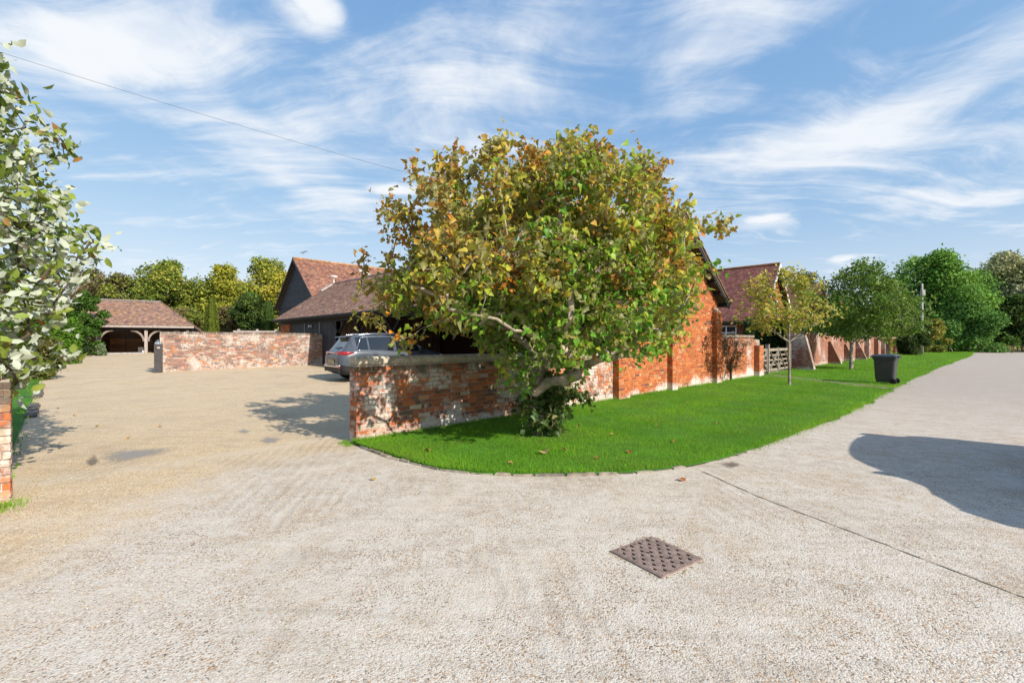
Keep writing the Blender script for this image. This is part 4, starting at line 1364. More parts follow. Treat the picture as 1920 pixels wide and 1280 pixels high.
for x in np.arange(XL, RX - 0.2, 0.35):
    a_ = np.linspace(-0.2, math.pi + 0.2, 6)
    m.prism([np.array([x, YR + math.cos(a) * 0.13, ZRc - 0.0 + math.sin(a) * 0.11]) for a in a_], (0.335, 0, 0), (0.55, 0.50, 0.46))
for k in range(16):
    p = r2 + (q1 - r2) * ((k + 0.5) / 16)
    m.box(p + UP * 0.04, (0.36, 0.2, 0.05), unit(q1 - r2), col=(0.42, 0.28, 0.18))
tag(m.build('ridge_tiles', MT['lead'], cp), kind='stuff')
MB().box(((XL + XR) / 2, YE + 0.0, ZEc - 0.10), (XR - XL, 0.05, 0.16)).build('fascia', MT['oak'], cp)
MB().box(((-32.8 - 26.85) / 2, YC, 2.60), (6.0, 0.18, 0.22)).build('beam', MT['black_wood'], cp)
for x in (-32.75, -29.72, -26.92):
    MB().box((x, YC, (gc - 0.1 + 2.49) / 2), (0.2, 0.2, 2.49 - gc + 0.1)).build('post', MT['oak'], cp)
    for sg in (-1, 1):
        if (x < -32 and sg < 0) or (x > -27 and sg > 0):
            continue
        pts, pb = [], []
        for f in np.linspace(0, 1, 7):
            a = f * math.pi / 2
            pts.append(np.array([x + sg * (0.10 + 0.78 * (1 - math.cos(a))), YC - 0.05, 1.62 + 0.86 * math.sin(a)]))
            pb.append(np.array([x + sg * (0.10 + 0.78 * (1 - math.cos(a)) + 0.11), YC - 0.05, 1.62 - 0.08 + 0.86 * math.sin(a) - 0.02 * f]))
        poly = pts + pb[::-1]
        MB().prism(poly, (0, 0.10, 0)).build('brace', MT['oak'], cp).color = (.68, .64, .6, 1)
# lean-to front in black boards
z = gc
while z < ZEc - 0.2:
    xr = XR + (XO - XR) * min(1.0, (ZEc - 0.12 - z) / (ZEc - ZO)) - 0.1
    MB().box(((XR - 0.25 + xr) / 2, YC - 0.03, z + 0.09), (max(0.1, xr - XR + 0.25), 0.03, 0.172)).build('weatherboard', MT['black_board'], cp)
    z += 0.178
# back and side walls
MB().box(((XL + XR) / 2 + 0.3, YB - 0.35, 1.6), (XR - XL - 0.2, 0.1, 2.4)).build('back_wall', MT['brown_wood'], cp)
MB().box((XR + 0.3, (YC + YB) / 2, 1.55), (0.1, YB - YC - 0.8, 2.2)).build('side_wall', MT['brown_wood'], cp)
MB().box((XL + 0.45, (YC + YB) / 2, 1.55), (0.1, YB - YC - 0.8, 2.2)).build('side_wall', MT['brown_wood'], cp)
for k in range(7):
    for j, (xa, xb) in enumerate(((-33.0, -31.9), (-31.88, -30.75), (-30.73, -29.4))):
        MB().box(((xa + xb) / 2, YB - 0.43, 0.72 + k * 0.165), (xb - xa - 0.02, 0.035, 0.155)).build('wall_board', MT['board'], cp).color = (*[random.uniform(0.7, 1.15)] * 3, 1)
for x in (-31.89, -30.74, -29.9):
    MB().box((x, YB - 0.47, 1.25), (0.06, 0.04, 1.3)).build('stud', MT['brown_wood'], cp)
for k in range(9):
    x = -33.2 + k * 0.5
    MB().bar((x, YC + 0.1, ZEc - 0.02), (x, YR - 0.1, ZRc - 0.28), 0.07, 0.13).build('rafter', MT['brown_wood'], cp)
    MB().bar((x, YB - 0.45, ZEc - 0.02), (x, YR + 0.1, ZRc - 0.28), 0.07, 0.13).build('rafter', MT['brown_wood'], cp)
tag(MB().box((-31.2, 36.9, gc + 0.03), (2.8, 0.5, 0.16)).build('step', MT['concrete'], cp), None)
cp.rotation_euler = (0, 0, math.radians(32))
cp.location.x -= 1.73


def in_carport(x, y):
    c, s = math.cos(math.radians(32)), math.sin(math.radians(32))
    dx, dy = x + 30.0, y - 39.5
    return -31.73 + dx * c - dy * s, 39.5 + dx * s + dy * c


wb0 = in_carport(-30.3, 39.6)
tag(MB().box((*wb0, gc + 0.25), (0.40, 0.35, 0.45)).box((*wb0, gc + 0.49), (0.43, 0.38, 0.03)).build('white_box', MT['white']), 'small pale box on the floor inside the carport', 'box')

# ================= the red-roofed cottage behind the gates
HR = at(1463, 494, 31.2)
HE = at(1433, 602, 28.6)
rel = HR[:2] - P0
ht, ho = float(rel @ D), float(rel @ N)
HHW = 3.55
HZR, HZE = HR[2], 2.90
HL = 11.0
co = thing('cottage', WP(ht, ho + HL / 2, 0), 'brick cottage with big plain red tile roof and white bargeboards', 'house')
wi = 0.42
G5 = [WP(ht - HHW + wi, ho + 0.35, 0), WP(ht + HHW - wi, ho + 0.35, 0), WP(ht + HHW - wi, ho + 0.35, HZE + 0.25), WP(ht, ho + 0.35, HZR - 0.3), WP(ht - HHW + wi, ho + 0.35, HZE + 0.25)]
MB().prism(G5, N3 * (HL - 0.7), (0.55, 0.42, 0.36)).build('wall', mat('cottage_brick_body', (0.5, 0.28, 0.2), 0.9, var=0.3), co)
b = face(WP(ht - HHW + wi - 0.004, ho + HL - 0.35), -N, -D, HL - 0.7, 0.0, HZE, PAL_SHADED, tr, depth=0.02, holes=((HL - 0.7 - 2.72, HL - 0.7 - 1.42, 1.62, 2.62),))  # shaded side painted in darker bricks than the sunlit gable
b += face(WP(ht - HHW + wi, ho + 0.346), D, -N, 2 * (HHW - wi), 0.0, HZR, PAL_ORANGE, tr, depth=0.02, top=lambda x: HZR - 0.3 - (HZR - HZE - 0.5) * abs(x - (HHW - wi)) / (HHW - wi), holes=((2.4, 3.8, 3.3, 4.4),))
lay(co, b, MT['brick_gable'], 0, tr)
for sg in (-1, 1):
    MB().prism([WP(ht + sg * HHW, ho, HZE - 0.1), WP(ht + sg * HHW, ho, HZE), WP(ht, ho, HZR), WP(ht, ho, HZR - 0.1)], N3 * HL).build('roof_slope', MT['deck'], co)
    a_, c_ = WP(ht + sg * HHW, ho - 0.04, HZE - 0.26), WP(ht, ho - 0.04, HZR - 0.26)
    MB().prism([a_, c_, c_ + UP * 0.27, a_ + UP * 0.27], N3 * 0.045).build('bargeboard', MT['white'], co)
m = MB()
hs = unit(np.array([D[0] * HHW, D[1] * HHW, HZR - HZE]))
hl = math.hypot(HHW, HZR - HZE)
tile_roof(m, WP(ht - HHW, ho + HL, HZE), -N3, hs, HL, hl, TP_RED, tr, gauge=0.11, w=0.17)
hs2 = unit(np.array([-D[0] * HHW, -D[1] * HHW, HZR - HZE]))
tile_roof(m, WP(ht + HHW, ho, HZE), N3, hs2, HL, hl, TP_RED, tr, gauge=0.2, w=0.4)
tag(m.build('roof_tiles', MT['tile_red'], co), kind='stuff')
m = MB()
for q in np.arange(0, HL - 0.3, 0.36):
    a_ = np.linspace(-0.3, math.pi + 0.3, 6)
    m.prism([WP(ht + math.cos(a) * 0.13, ho + q, HZR - 0.01 + math.sin(a) * 0.11) for a in a_], N3 * 0.345, (0.30, 0.15, 0.08))
tag(m.build('ridge_tiles', MT['tile_red'], co), kind='stuff')
MB().bar(WP(ht - HHW + 0.03, ho, HZE - 0.16), WP(ht - HHW + 0.03, ho + HL, HZE - 0.16), 0.03, 0.16).build('fascia', MT['black_wood'], co)
# window of four panes under the eave
wx = ht - HHW + wi
wo_, wz0, wz1 = ho + 0.35, 1.68, 2.58
k0, k1 = 1.45, 2.69
f = MB()
for q in (k0, (k0 + k1) / 2, k1):
    f.box(WP(wx - 0.015, wo_ + q, (wz0 + wz1) / 2), (0.09, 0.075, wz1 - wz0), D3, N3, UP)
for zz in (wz0, (wz0 + wz1) / 2, wz1):
    f.box(WP(wx - 0.018, wo_ + (k0 + k1) / 2, zz), (0.085, k1 - k0 + 0.075, 0.075), D3, N3, UP)
fr = f.build('window', MT['white'], co)
for i in (0, 1):
    for j in (0, 1):
        MB().box(WP(wx + 0.005, wo_ + k0 + (i + 0.5) * (k1 - k0) / 2, wz0 + (j + 0.5) * (wz1 - wz0) / 2), (0.02, (k1 - k0) / 2 - 0.08, (wz1 - wz0) / 2 - 0.08), D3, N3, UP).build('pane', MT['glass'], fr)
MB().box(WP(wx - 0.06, wo_ + (k0 + k1) / 2, wz0 - 0.065), (0.14, k1 - k0 + 0.2, 0.05), D3, N3, UP).build('sill', MT['white'], fr)
# upper window in the gable
gw = MB().box(WP(ht - 0.02, ho + 0.34, 3.85), (1.4, 0.06, 1.1), D3, N3, UP).build('window', MT['white'], co)
for i in (0, 1, 2):
    MB().box(WP(ht - 0.47 + i * 0.45, ho + 0.31, 3.85), (0.36, 0.03, 0.92), D3, N3, UP).build('pane', MT['glass'], gw)
MB().bar(WP(ht - HHW + 0.32, ho + 0.25, 0.0), WP(ht - HHW + 0.32, ho + 0.25, HZE - 0.2), 0.07, 0.07).build('downpipe', MT['oak'], co)

# lower wing further back
c2p = at(1545, 532, 40.0)
rel = c2p[:2] - P0
t2, o2 = float(rel @ D), float(rel @ N)
c2 = thing('cottage_wing', WP(t2, o2 + 4, 0), 'lower red-roofed brick range behind the cottage, half hidden by trees', 'house')
Z2R, Z2E, W2 = c2p[2], 3.0, 3.2
MB().prism([WP(t2 - W2 + 0.3, o2 + 0.3, 0), WP(t2 + W2 - 0.3, o2 + 0.3, 0), WP(t2 + W2 - 0.3, o2 + 0.3, Z2E + 0.2), WP(t2, o2 + 0.3, Z2R - 0.25), WP(t2 - W2 + 0.3, o2 + 0.3, Z2E + 0.2)], N3 * 9, (0.5, 0.3, 0.25)).build('wall', MT['tile_red'], c2)
for sg in (-1, 1):
    MB().prism([WP(t2 + sg * W2, o2, Z2E - 0.1), WP(t2 + sg * W2, o2, Z2E), WP(t2, o2, Z2R), WP(t2, o2, Z2R - 0.1)], N3 * 9.6).build('roof_slope', MT['deck'], c2)
m = MB()
tile_roof(m, WP(t2 - W2, o2 + 9.6, Z2E), -N3, unit(np.array([D[0] * W2, D[1] * W2, Z2R - Z2E])), 9.6, math.hypot(W2, Z2R - Z2E), TP_RED, tr, gauge=0.12, w=0.2)
tile_roof(m, WP(t2 + W2, o2, Z2E), N3, unit(np.array([-D[0] * W2, -D[1] * W2, Z2R - Z2E])), 9.6, math.hypot(W2, Z2R - Z2E), TP_RED, tr, gauge=0.2, w=0.4)
tag(m.build('roof_tiles', MT['tile_red'], c2), kind='stuff')
# ------------------------------------------------------------------ cars
def paint(name, col, metal=0.5):
    return mat(name, col, 0.32, metal=metal, coat=0.35, spec=0.45, var=0.03, vscale=40, coords='obj')


MC = dict(glass=mat('car_glass', (0.012, 0.015, 0.018), 0.04, spec=0.9, coat=0.5), chrome=mat('car_chrome', (0.75, 0.76, 0.78), 0.16, metal=1.0),
          black=mat('car_trim', (0.018, 0.018, 0.019), 0.55), red=mat('tail_lamp', (0.35, 0.008, 0.012), 0.15, coat=1.0),
          clear=mat('head_lamp', (0.6, 0.62, 0.65), 0.1, coat=1.0), rim=mat('alloy_rim', (0.5, 0.5, 0.52), 0.3, metal=0.9),
          plate=mat('plate_yellow', (0.36, 0.31, 0.15), 0.5, var=0.1), platew=mat('plate_white', (0.6, 0.6, 0.58), 0.5, var=0.1))


def interp(x, tab):
    return float(np.interp(x, [p[0] for p in tab], [p[1] for p in tab]))


ZTOP = [(-2.24, .62), (-2.235, .80), (-2.21, .93), (-2.17, 1.0), (-2.10, 1.07), (-2.02, 1.17), (-1.93, 1.30), (-1.84, 1.43), (-1.79, 1.50), (-1.77, 1.565), (-1.5, 1.605), (-1.0, 1.638), (-.5, 1.645),
        (0, 1.63), (.3, 1.585), (.55, 1.49), (.8, 1.36), (1.0, 1.235), (1.2, 1.105), (1.26, 1.085), (1.5, 1.06), (1.8, 1.01), (2.0, .945), (2.12, .87), (2.2, .76), (2.24, .60)]
WB = [(-2.24, .62), (-2.22, .74), (-2.14, .83), (-2.0, .885), (-1.75, .915), (-1, .925), (0, .925), (1, .925), (1.5, .915), (1.85, .87), (2.05, .78), (2.17, .64), (2.24, .40)]
WR = [(-2.24, .5), (-2.1, .66), (-1.95, .62), (-1.8, .56), (-1.3, .585), (-.3, .61), (.4, .60), (.9, .64), (1.2, .72), (1.5, .74), (2.0, .62), (2.24, .3)]
ZB = [(-2.24, .9), (-1.7, 1.075), (-1.0, 1.06), (1.0, 1.0), (1.3, .98), (1.9, .90), (2.24, .6)]
WHEELS = (-1.33, 1.34)


def make_car(name, label, group, pm, loc, rz, plate='plate'):
    root = thing(name, loc, label, 'car', group, rz)
    xs = sorted(set(np.round(np.concatenate([np.linspace(-2.24, 2.24, 61), [-2.235, -2.215, -2.19, -2.15, -1.77, -1.79, 2.2, 2.22], [-1.62, -1.2, -1.14, -.2, -.08, .9]]), 4)))
    S = []
    for x in xs:
        zt, wb, wr = interp(x, ZTOP), interp(x, WB), interp(x, WR)
        zb = min(interp(x, ZB), zt - 0.035)
        zs = 0.24 + 0.20 * max(0, (abs(x) - 1.85) / 0.4) ** 2
        for wx_ in WHEELS:
            d = 0.40 ** 2 - (x - wx_) ** 2
            if d > 0:
                zs = max(zs, 0.36 + math.sqrt(d))
        zs = min(zs, zb - 0.10)
        f = lambda z: zs + (zb - zs) * z
        row = [(wb * .6, zs), (wb * .975, zs + .004), (wb * 0.99, f(.16)), (wb * .992, f(.4)), (wb, f(.62)), (wb * .985, f(.84)), (wb * .955, zb),
               (wb * .93, zb + .022)]
        top_in = min(zt - 0.012, zb + (zt - zb) * 0.90)
        row += [(wb * .93 + (wr - wb * .93) * .5, zb + .022 + (top_in - zb - .022) * .55), (wr * 1.02, top_in), (wr * .93, zt - .022 * min(1, (zt - zb) * 2)), (wr * .5, zt - .004), (0.0, zt)]
        S.append([(x, y, z) for y, z in row])
    S = np.array(S)
    nk = S.shape[1]
    full = np.concatenate([S, (S[:, -2::-1] * np.array([1, -1, 1]))], 1)
    m = full.shape[1]
    V = full.reshape(-1, 3)
    parts = {'body': [], 'cladding': [], 'side_window': [], 'rear_window': [], 'windscreen': []}
    for i in range(len(xs) - 1):
        xm = (xs[i] + xs[i + 1]) / 2
        for k in range(m - 1):
            q = (i * m + k, (i + 1) * m + k, (i + 1) * m + k + 1, i * m + k + 1)
            kk = k if k < nk - 1 else m - 2 - k
            w = 'body'
            if kk in (7, 8) and (-1.62 < xm < -1.2 or -1.14 < xm < -.2 or -.08 < xm < 0.93):
                w = 'side_window'
            if kk in (10, 11) and -2.06 < xm < -1.80:
                w = 'rear_window'
            if kk in (10, 11) and .38 < xm < 1.19:
                w = 'windscreen'
            if kk in (0, 1, 2):
                w = 'cladding'
            parts[w].append(q)
    for w, F in parts.items():
        used = sorted({v for q in F for v in q})
        mp = {v: i for i, v in enumerate(used)}
        mb = MB().add(V[used], [tuple(mp[v] for v in q) for q in F])
        if w == 'body':
            mb.add(full[0], [tuple(range(m))])
            mb.add(full[-1], [tuple(range(m))[::-1]])
        mb.build(w, {'body': pm, 'cladding': MC['black']}.get(w, MC['glass']), root, smooth=True, local=True)
    # dark underside
    MB().box((0, 0, .30), (3.9, 1.5, .14)).box((WHEELS[0], 0, .5), (.84, 1.5, .5)).box((WHEELS[1], 0, .5), (.84, 1.5, .5)).build('underbody', MC['black'], root, local=True)
    # wheels
    for wx_ in WHEELS:
        for sy in (-1, 1):
            c = (wx_, sy * .80, .355)
            wh = MB().lathe([(.22, -.11), (.335, -.115), (.355, -.09), (.357, .0), (.355, .09), (.335, .115), (.25, .118)], 26, c, (0, sy, 0)).build('wheel', MT['rubber'], root, smooth=True, local=True)
            rm = MB().lathe([(.0, .06), (.06, .065), (.065, .04), (.21, .03), (.235, .05), (.25, .115), (.24, .12)], 26, c, (0, sy, 0))
            for a in np.arange(5) * 2 * math.pi / 5:
                for da in (-.16, .16):
                    rm.bar(np.array(c) + [math.cos(a) * .05, sy * .085, math.sin(a) * .05], np.array(c) + [math.cos(a + da) * .235, sy * .105, math.sin(a + da) * .235], .035, .03, (0, 1, 0))
            rm.build('rim', MC['rim'], wh, local=True)
    for sy in (-1, 1):
        # tail lamp wraps round the corner
        path = [(-2.232, .28, 1.00, .02), (-2.226, .42, .995, .09), (-2.215, .58, .99, .125), (-2.175, .71, .985, .135), (-2.10, .81, .985, .13), (-2.0, .875, .99, .10), (-1.86, .905, 1.005, .055), (-1.74, .918, 1.02, .012)]
        Vt, Ft = [], []
        for i, (x, y, z, h) in enumerate(path):
            o = unit(np.array([-1.0 if x < -2.1 else -.5, y, 0])) * .022
            for dz_, sc in ((-h / 2, .6), (0, 1.5), (h / 2, .6), (0, -3.0)):
                Vt.append((x + o[0] * sc, sy * (y + o[1] * sc), z + dz_))
            if i:
                a, b = 4 * (i - 1), 4 * i
                Ft += [(a + j, a + (j + 1) % 4, b + (j + 1) % 4, b + j) for j in range(4)]
        MB().add(Vt, Ft).build('tail_lamp', MC['red'], root, local=True)
        MB().box((-2.20, sy * .60, .50), (.09, .30, .05), (1, 0, 0)).build('reflector', MC['red'], root, local=True)
        MB().box((-2.195, sy * .60, .565), (.10, .30, .035)).build('bumper_lamp', MC['clear'], root, local=True)
        # head lamp
        MB().box((1.985, sy * .665, .85), (.34, .17, .085), unit((1, -sy * .9, -.15)), unit((sy * .9, 1, 0))).build('head_lamp', MC['clear'], root, local=True)
        # roof rail
        rp = [(-1.55, sy * .60, 1.575), (-1.45, sy * .60, 1.64), (-.9, sy * .61, 1.685), (-.2, sy * .62, 1.685), (.25, sy * .615, 1.645), (.40, sy * .61, 1.58)]
        MB().tube(rp, .018, 8).build('roof_rail', MC['chrome'], root, smooth=True, local=True)
        # chrome line round the side windows
        tm = []
        for x in np.linspace(-1.66, 1.02, 20):
            wb, zb = interp(x, WB), min(interp(x, ZB), interp(x, ZTOP) - .035)
            tm.append((x, sy * (wb * .938), zb + .016))
        up_ = []
        for x in np.linspace(1.02, -1.4, 22):
            wr, zb, zt = interp(x, WR), interp(x, ZB), interp(x, ZTOP)
            up_.append((x, sy * (wr * 1.03 + .008), zb + (zt - zb) * .885))
        MB().tube(tm + up_ + [tm[0]], .012, 6).build('window_trim', MC['chrome'], root, smooth=True, local=True)
        for x in (-.95, .12):
            MB().box((x, sy * .935, .93), (.20, .035, .035)).box((x, sy * .922, .915), (.14, .02, .07), col=(.2, .2, .2)).build('door_handle', pm, root, local=True)
        mr = MB().lathe([(.0, -.09), (.07, -.085), (.09, -.03), (.095, .03), (.08, .07), (0, .08)], 12, (.88, sy * 1.02, 1.07), unit((1, sy * .25, 0)))
        mr.bar((.9, sy * .88, 1.0), (.88, sy * 1.0, 1.05), .05, .06)
        mr.build('door_mirror', MC['black'], root, smooth=True, local=True)
    # tailgate details
    MB().prism([(-1.72, -.56, 1.60), (-1.90, -.54, 1.565), (-1.93, -.50, 1.545), (-1.72, -.54, 1.55)], (0, 1.08, 0)).build('spoiler', pm, root, local=True)
    MB().box((-2.236, 0, 1.0), (.03, .62, .035)).build('tailgate_bar', MC['chrome'], root, local=True)
    MB().box((-2.262, 0, .70), (.02, .52, .115), (1, 0, 0)).build('number_plate', MC[plate], root, local=True)
    MB().box((-2.238, 0, .52), (.03, 1.45, .03)).build('bumper_trim', MC['chrome'], root, local=True)
    MB().box((-2.20, 0, .42), (.10, 1.45, .16)).build('bumper', MC['black'], root, local=True)
    MB().bar((-2.08, .05, 1.16), (-2.02, -.42, 1.20), .02, .02, (-1, 0, .8)).build('rear_wiper', MC['black'], root, local=True)
    # front
    MB().box((2.215, 0, .70), (.06, 1.0, .16)).build('grille', MC['black'], root, local=True)
    MB().box((2.19, 0, .42), (.10, 1.5, .18)).build('bumper', MC['black'], root, local=True)
    MB().box((2.245, 0, .50), (.02, .52, .115)).build('number_plate', MC['platew'], root, local=True)
    MB().tube([(-1.35, 0, 1.6), (-1.43, 0, 1.69), (-1.5, 0, 1.67)], [.03, .022, .012], 6).build('roof_fin', pm, root, local=True)
    return root


car_a = math.radians(41)
car_dir = np.array([math.cos(car_a), math.sin(car_a)])
car_n = np.array([-car_dir[1], car_dir[0]])
rc = at(638, 640, 16.0)[:2]                      # its nearest rear corner
cc = rc + car_dir * 2.24 + car_n * 0.86
gzc = float(ground_z(rc[0] - 0.6, rc[1] + .6))
suv = make_car('parked_car', 'silver-grey family car with red tail lamps parked before the open shed', 'parked cars', paint('paint_grey', (0.07, 0.084, 0.105), 0.12), (cc[0], cc[1], gzc + .02), car_a)
suv.scale = (1.0, 1.0, 1.03)
pc = WP(TA + 3.2, 6.9)
make_car('parked_car', 'dark blue car standing inside the open shed behind the tree', 'parked cars', paint('paint_navy', (0.02, 0.028, 0.055)), (pc[0], pc[1], 0.0), math.radians(225))
make_car('parked_car', 'pale blue car parked in the bay of the oak carport', 'parked cars', paint('paint_ice', (0.30, 0.40, 0.52), 0.2), (*in_carport(-28.35, 39.2), gc), math.radians(-90 + 32))
# a car parked beyond the edge of the picture, whose shadow lies on the road
tall = make_car('parked_car', 'dark green car parked on the road beyond the pale slab', 'parked cars', paint('paint_green', (0.03, 0.06, 0.04)), (7.1, 4.15, 0.0), math.radians(-129.2))
tall.scale = (1.0, 1.0, 1.06)
for ch in list(tall.children):
    if ch.name.startswith('roof_rail'):
        bpy.data.objects.remove(ch)

# ------------------------------------------------------------------ wheeled bin
bp_ = gp(1661, 721)
bin_ = thing('wheelie_bin', (bp_[0], bp_[1], 0.045), 'dark grey wheeled bin with blue-grey lid on the lawn edge', 'bin', None, math.radians(-140))
bw, bd = 0.58, 0.66


def ring(w, d, z, r=0.06, cx=0.0, cy=0.0):
    out = []
    for sx, sy, a0 in ((1, 1, 0), (-1, 1, 90), (-1, -1, 180), (1, -1, 270)):
        for a in (0, 45, 90):
            t = math.radians(a0 + a)
            out.append((cx + sx * (w / 2 - r) + math.cos(t) * r, cy + sy * (d / 2 - r) + math.sin(t) * r, z))
    return out


def loft(m, rings, cap=True):
    n = len(rings[0])
    V = [p for r in rings for p in r]
    F = [(i * n + j, i * n + (j + 1) % n, (i + 1) * n + (j + 1) % n, (i + 1) * n + j) for i in range(len(rings) - 1) for j in range(n)]
    if cap:
        F += [tuple(range(n))[::-1], tuple((len(rings) - 1) * n + j for j in range(n))]
    return m.add(V, F)


loft(MB(), [ring(.44, .50, .06), ring(.46, .52, .03 + .1), ring(.535, .60, .80), ring(.56, .63, .86), ring(.60, .68, .88), ring(.61, .69, .94), ring(.585, .66, .95)]).build('body', MT['plastic'], bin_, local=True)
lidm = loft(MB(), [ring(.62, .74, .952, .05, 0, -.02), ring(.625, .745, .985, .05, 0, -.02), ring(.56, .66, 1.03, .08, 0, -.01), ring(.30, .4, 1.045, .08)])
lidm.box((0, -.40, .965), (.50, .05, .03))
ld = lidm.build('lid', MT['lid'], bin_, local=True)
MB().tube([(-.24, .40, .98), (.24, .40, .98)], .018, 8).box((-.2, .36, .97), (.04, .1, .05)).box((.2, .36, .97), (.04, .1, .05)).build('handle', MT['plastic'], bin_, local=True)
for sx in (-1, 1):
    wv_ = MB().lathe([(.0, -.025), (.09, -.028), (.10, -.02), (.10, .02), (.09, .028), (.03, .03), (0, .03)], 18, (sx * .27, .25, .10), (sx, 0, 0)).build('wheel', MT['rubber'], bin_, smooth=True, local=True)
for k in range(5):
    MB().box((-.18 + k * .09, -.283, .45), (.012, .012, .60), unit((1, 0, 0)), None, unit((0, -.065, 1))).build('rib', MT['plastic'], bin_, local=True)

# ------------------------------------------------------------------ drain cover in the road
mc = (gp(1148, 1035) + gp(1222, 1008) + gp(1315, 1048) + gp(1237, 1083)) / 4
ma = math.atan2(0.244, 0.365)
dc = thing('drain_cover', (mc[0], mc[1], 0.0), 'square rusty iron drain cover with a woven lattice in the road', 'drain cover', None, ma)
SZ_ = 0.44
h = SZ_ / 2
f = MB()
for a in (0, 1):
    for s in (-1, 1):
        sz = (SZ_ + .018, .014, .014) if a == 0 else (.014, SZ_ - .013, .014)
        f.box((0, s * h, .004) if a == 0 else (s * h, 0, .004), sz)
f.build('frame', MT['iron'], dc, local=True)
MB().box((0, 0, -.002), (SZ_ - .024, SZ_ - .024, .010)).build('pan', MT['iron_shade'], dc, local=True)
g = MB()
nb = 9
p = (SZ_ - .03) / nb
for i in range(nb + 1):
    c = -h + .015 + i * p
    g.box((c, 0, .0085), (p * .46, SZ_ - .03, .009))
for i in range(nb):
    for j in range(nb):
        if (i + j) % 2 == 0:
            g.box((-h + .015 + (i + .5) * p, -h + .015 + (j + .5) * p, .0092), (p * .56, p * .50, .0095))
        g.box((-h + .015 + (i + .5) * p, -h + .015 + j * p + p * .04, .0080), (p * .6, p * .24, .008))
g.build('lattice', MT['iron'], dc, local=True)
MB().lathe([(.012, .012), (.012, .0155), (.0, .0157)], 10, (-.03, .045, 0)).lathe([(.012, .012), (.012, .0155), (.0, .0157)], 10, (.02, -.09, 0)).build('lifting_hole', MT['iron_shade'], dc, local=True)  # dark discs, the shade of the holes put into their colour
# soil packed round it
m = MB()
for k in range(70):
    s = random.choice((0, 1, 2, 3))
    q = random.uniform(-h, h)
    dd = h + .02 + abs(random.gauss(0, .012))
    c, sn = math.cos(ma), math.sin(ma)
    lx, ly = ((q, dd), (q, -dd), (dd, q), (-dd, q))[s]
    r = random.uniform(.004, .011)
    m.lathe([(r * 1.3, 0), (r, r * .35), (0, r * .5)], 5, (mc[0] + lx * c - ly * sn, mc[1] + lx * sn + ly * c, 0.0), col=(0.3, 0.24, 0.15))
tag(m.build('silt', MT['pebble']), 'dark silt packed round the iron drain cover', 'silt', None, 'stuff')

# ------------------------------------------------------------------ gates
def bars(root, t0, t1, braces, uprights):
    for z, hh in ((.20, .09), (.43, .085), (.66, .085), (.89, .085), (1.15, .13)):
        MB().box(WP((t0 + t1) / 2, .12, z), (t1 - t0, .035, hh), D3, N3, UP).build('bar', MT['gate_wood'], root).color = (*[random.uniform(.85, 1.1)] * 3, 1)
    for a, za, b_, zb_ in braces:
        MB().bar(WP(a, .085, za), WP(b_, .085, zb_), .025, .075, tuple(N3)).build('brace', MT['gate_wood'], root)
    for u, zt_ in uprights:
        MB().box(WP(u, .12, (zt_ + .15) / 2), (.09, .07, zt_ - .15), D3, N3, UP).build('upright', MT['gate_wood'], root)


pg = thing('wooden_gate', WP(19.6, .12), 'narrow grey wooden walking gate beside the brick wall end', 'gate', 'grey timber gates')
bars(pg, 19.02, 20.38, ((19.05, .2, 20.3, 1.12), (19.05, .95, 20.3, .22)), ((19.05, 1.28), (20.34, 1.22)))
fg = thing('wooden_gate', WP(22.4, .12), 'wide grey five-bar field gate standing behind the slim autumn tree', 'gate', 'grey timber gates')
bars(fg, 20.62, 24.45, ((20.7, 1.1, 22.1, .22), (20.75, .22, 22.15, 1.12), (22.2, 1.12, 23.3, .22), (22.15, .22, 22.75, .66), (24.4, .22, 23.2, 1.1)), ((20.66, 1.26), (22.18, 1.27), (24.4, 1.45)))
gpst = thing('gate_post', WP(20.5, .12), 'square grey timber post between the two gates', 'post')
MB().box(WP(20.5, .12, .66), (.15, .15, 1.46), D3, N3, UP).build('shaft', MT['gate_wood'], gpst)
MB().box(WP(20.5, .12, 1.40), (.17, .17, .035), D3, N3, UP).build('cap', MT['gate_wood'], gpst)

# dark post at the end of the yard wall
dp = at(297, 699, 20.1)
post = thing('gate_post', (dp[0], dp[1], float(ground_z(dp[0], dp[1]))), 'dark flat gate post with round fitting at the yard wall end', 'post')
gzp = float(ground_z(dp[0], dp[1]))
MB().box((dp[0], dp[1], gzp + .62), (.30, .13, 1.30), unit((.82, .57, 0))).build('shaft', mat('dark_post', (.055, .05, .052), .6, var=.2, bump=.002), post)
MB().lathe([(.0, .035), (.05, .035), (.065, .02), (.065, -.02)], 14, (dp[0] + .06, dp[1] - .075, gzp + 1.10), unit((.57, -.82, 0))).build('fitting', MT['oak'], post, smooth=True)

# low rail fence seen over the yard wall
rf = at(478, 618, 31.0)
fen = thing('rail_fence', (rf[0], rf[1], .4), 'short grey post-and-rail fence behind the yard wall', 'fence')
for k in range(3):
    p = rf + np.array([(-1.1 + k * 1.1), .3 * k, 0])
    MB().box((p[0], p[1], 1.35), (.12, .12, 2.1)).build('post', MT['oak'], fen)
for z in (1.55, 2.1):
    a_, b_ = rf + np.array([-1.4, -.05, 0]), rf + np.array([1.5, .72, 0])
    MB().bar((a_[0], a_[1] - .08, z + .13), (b_[0], b_[1] - .08, z + .13), .05, .12).build('rail', MT['oak'], fen)

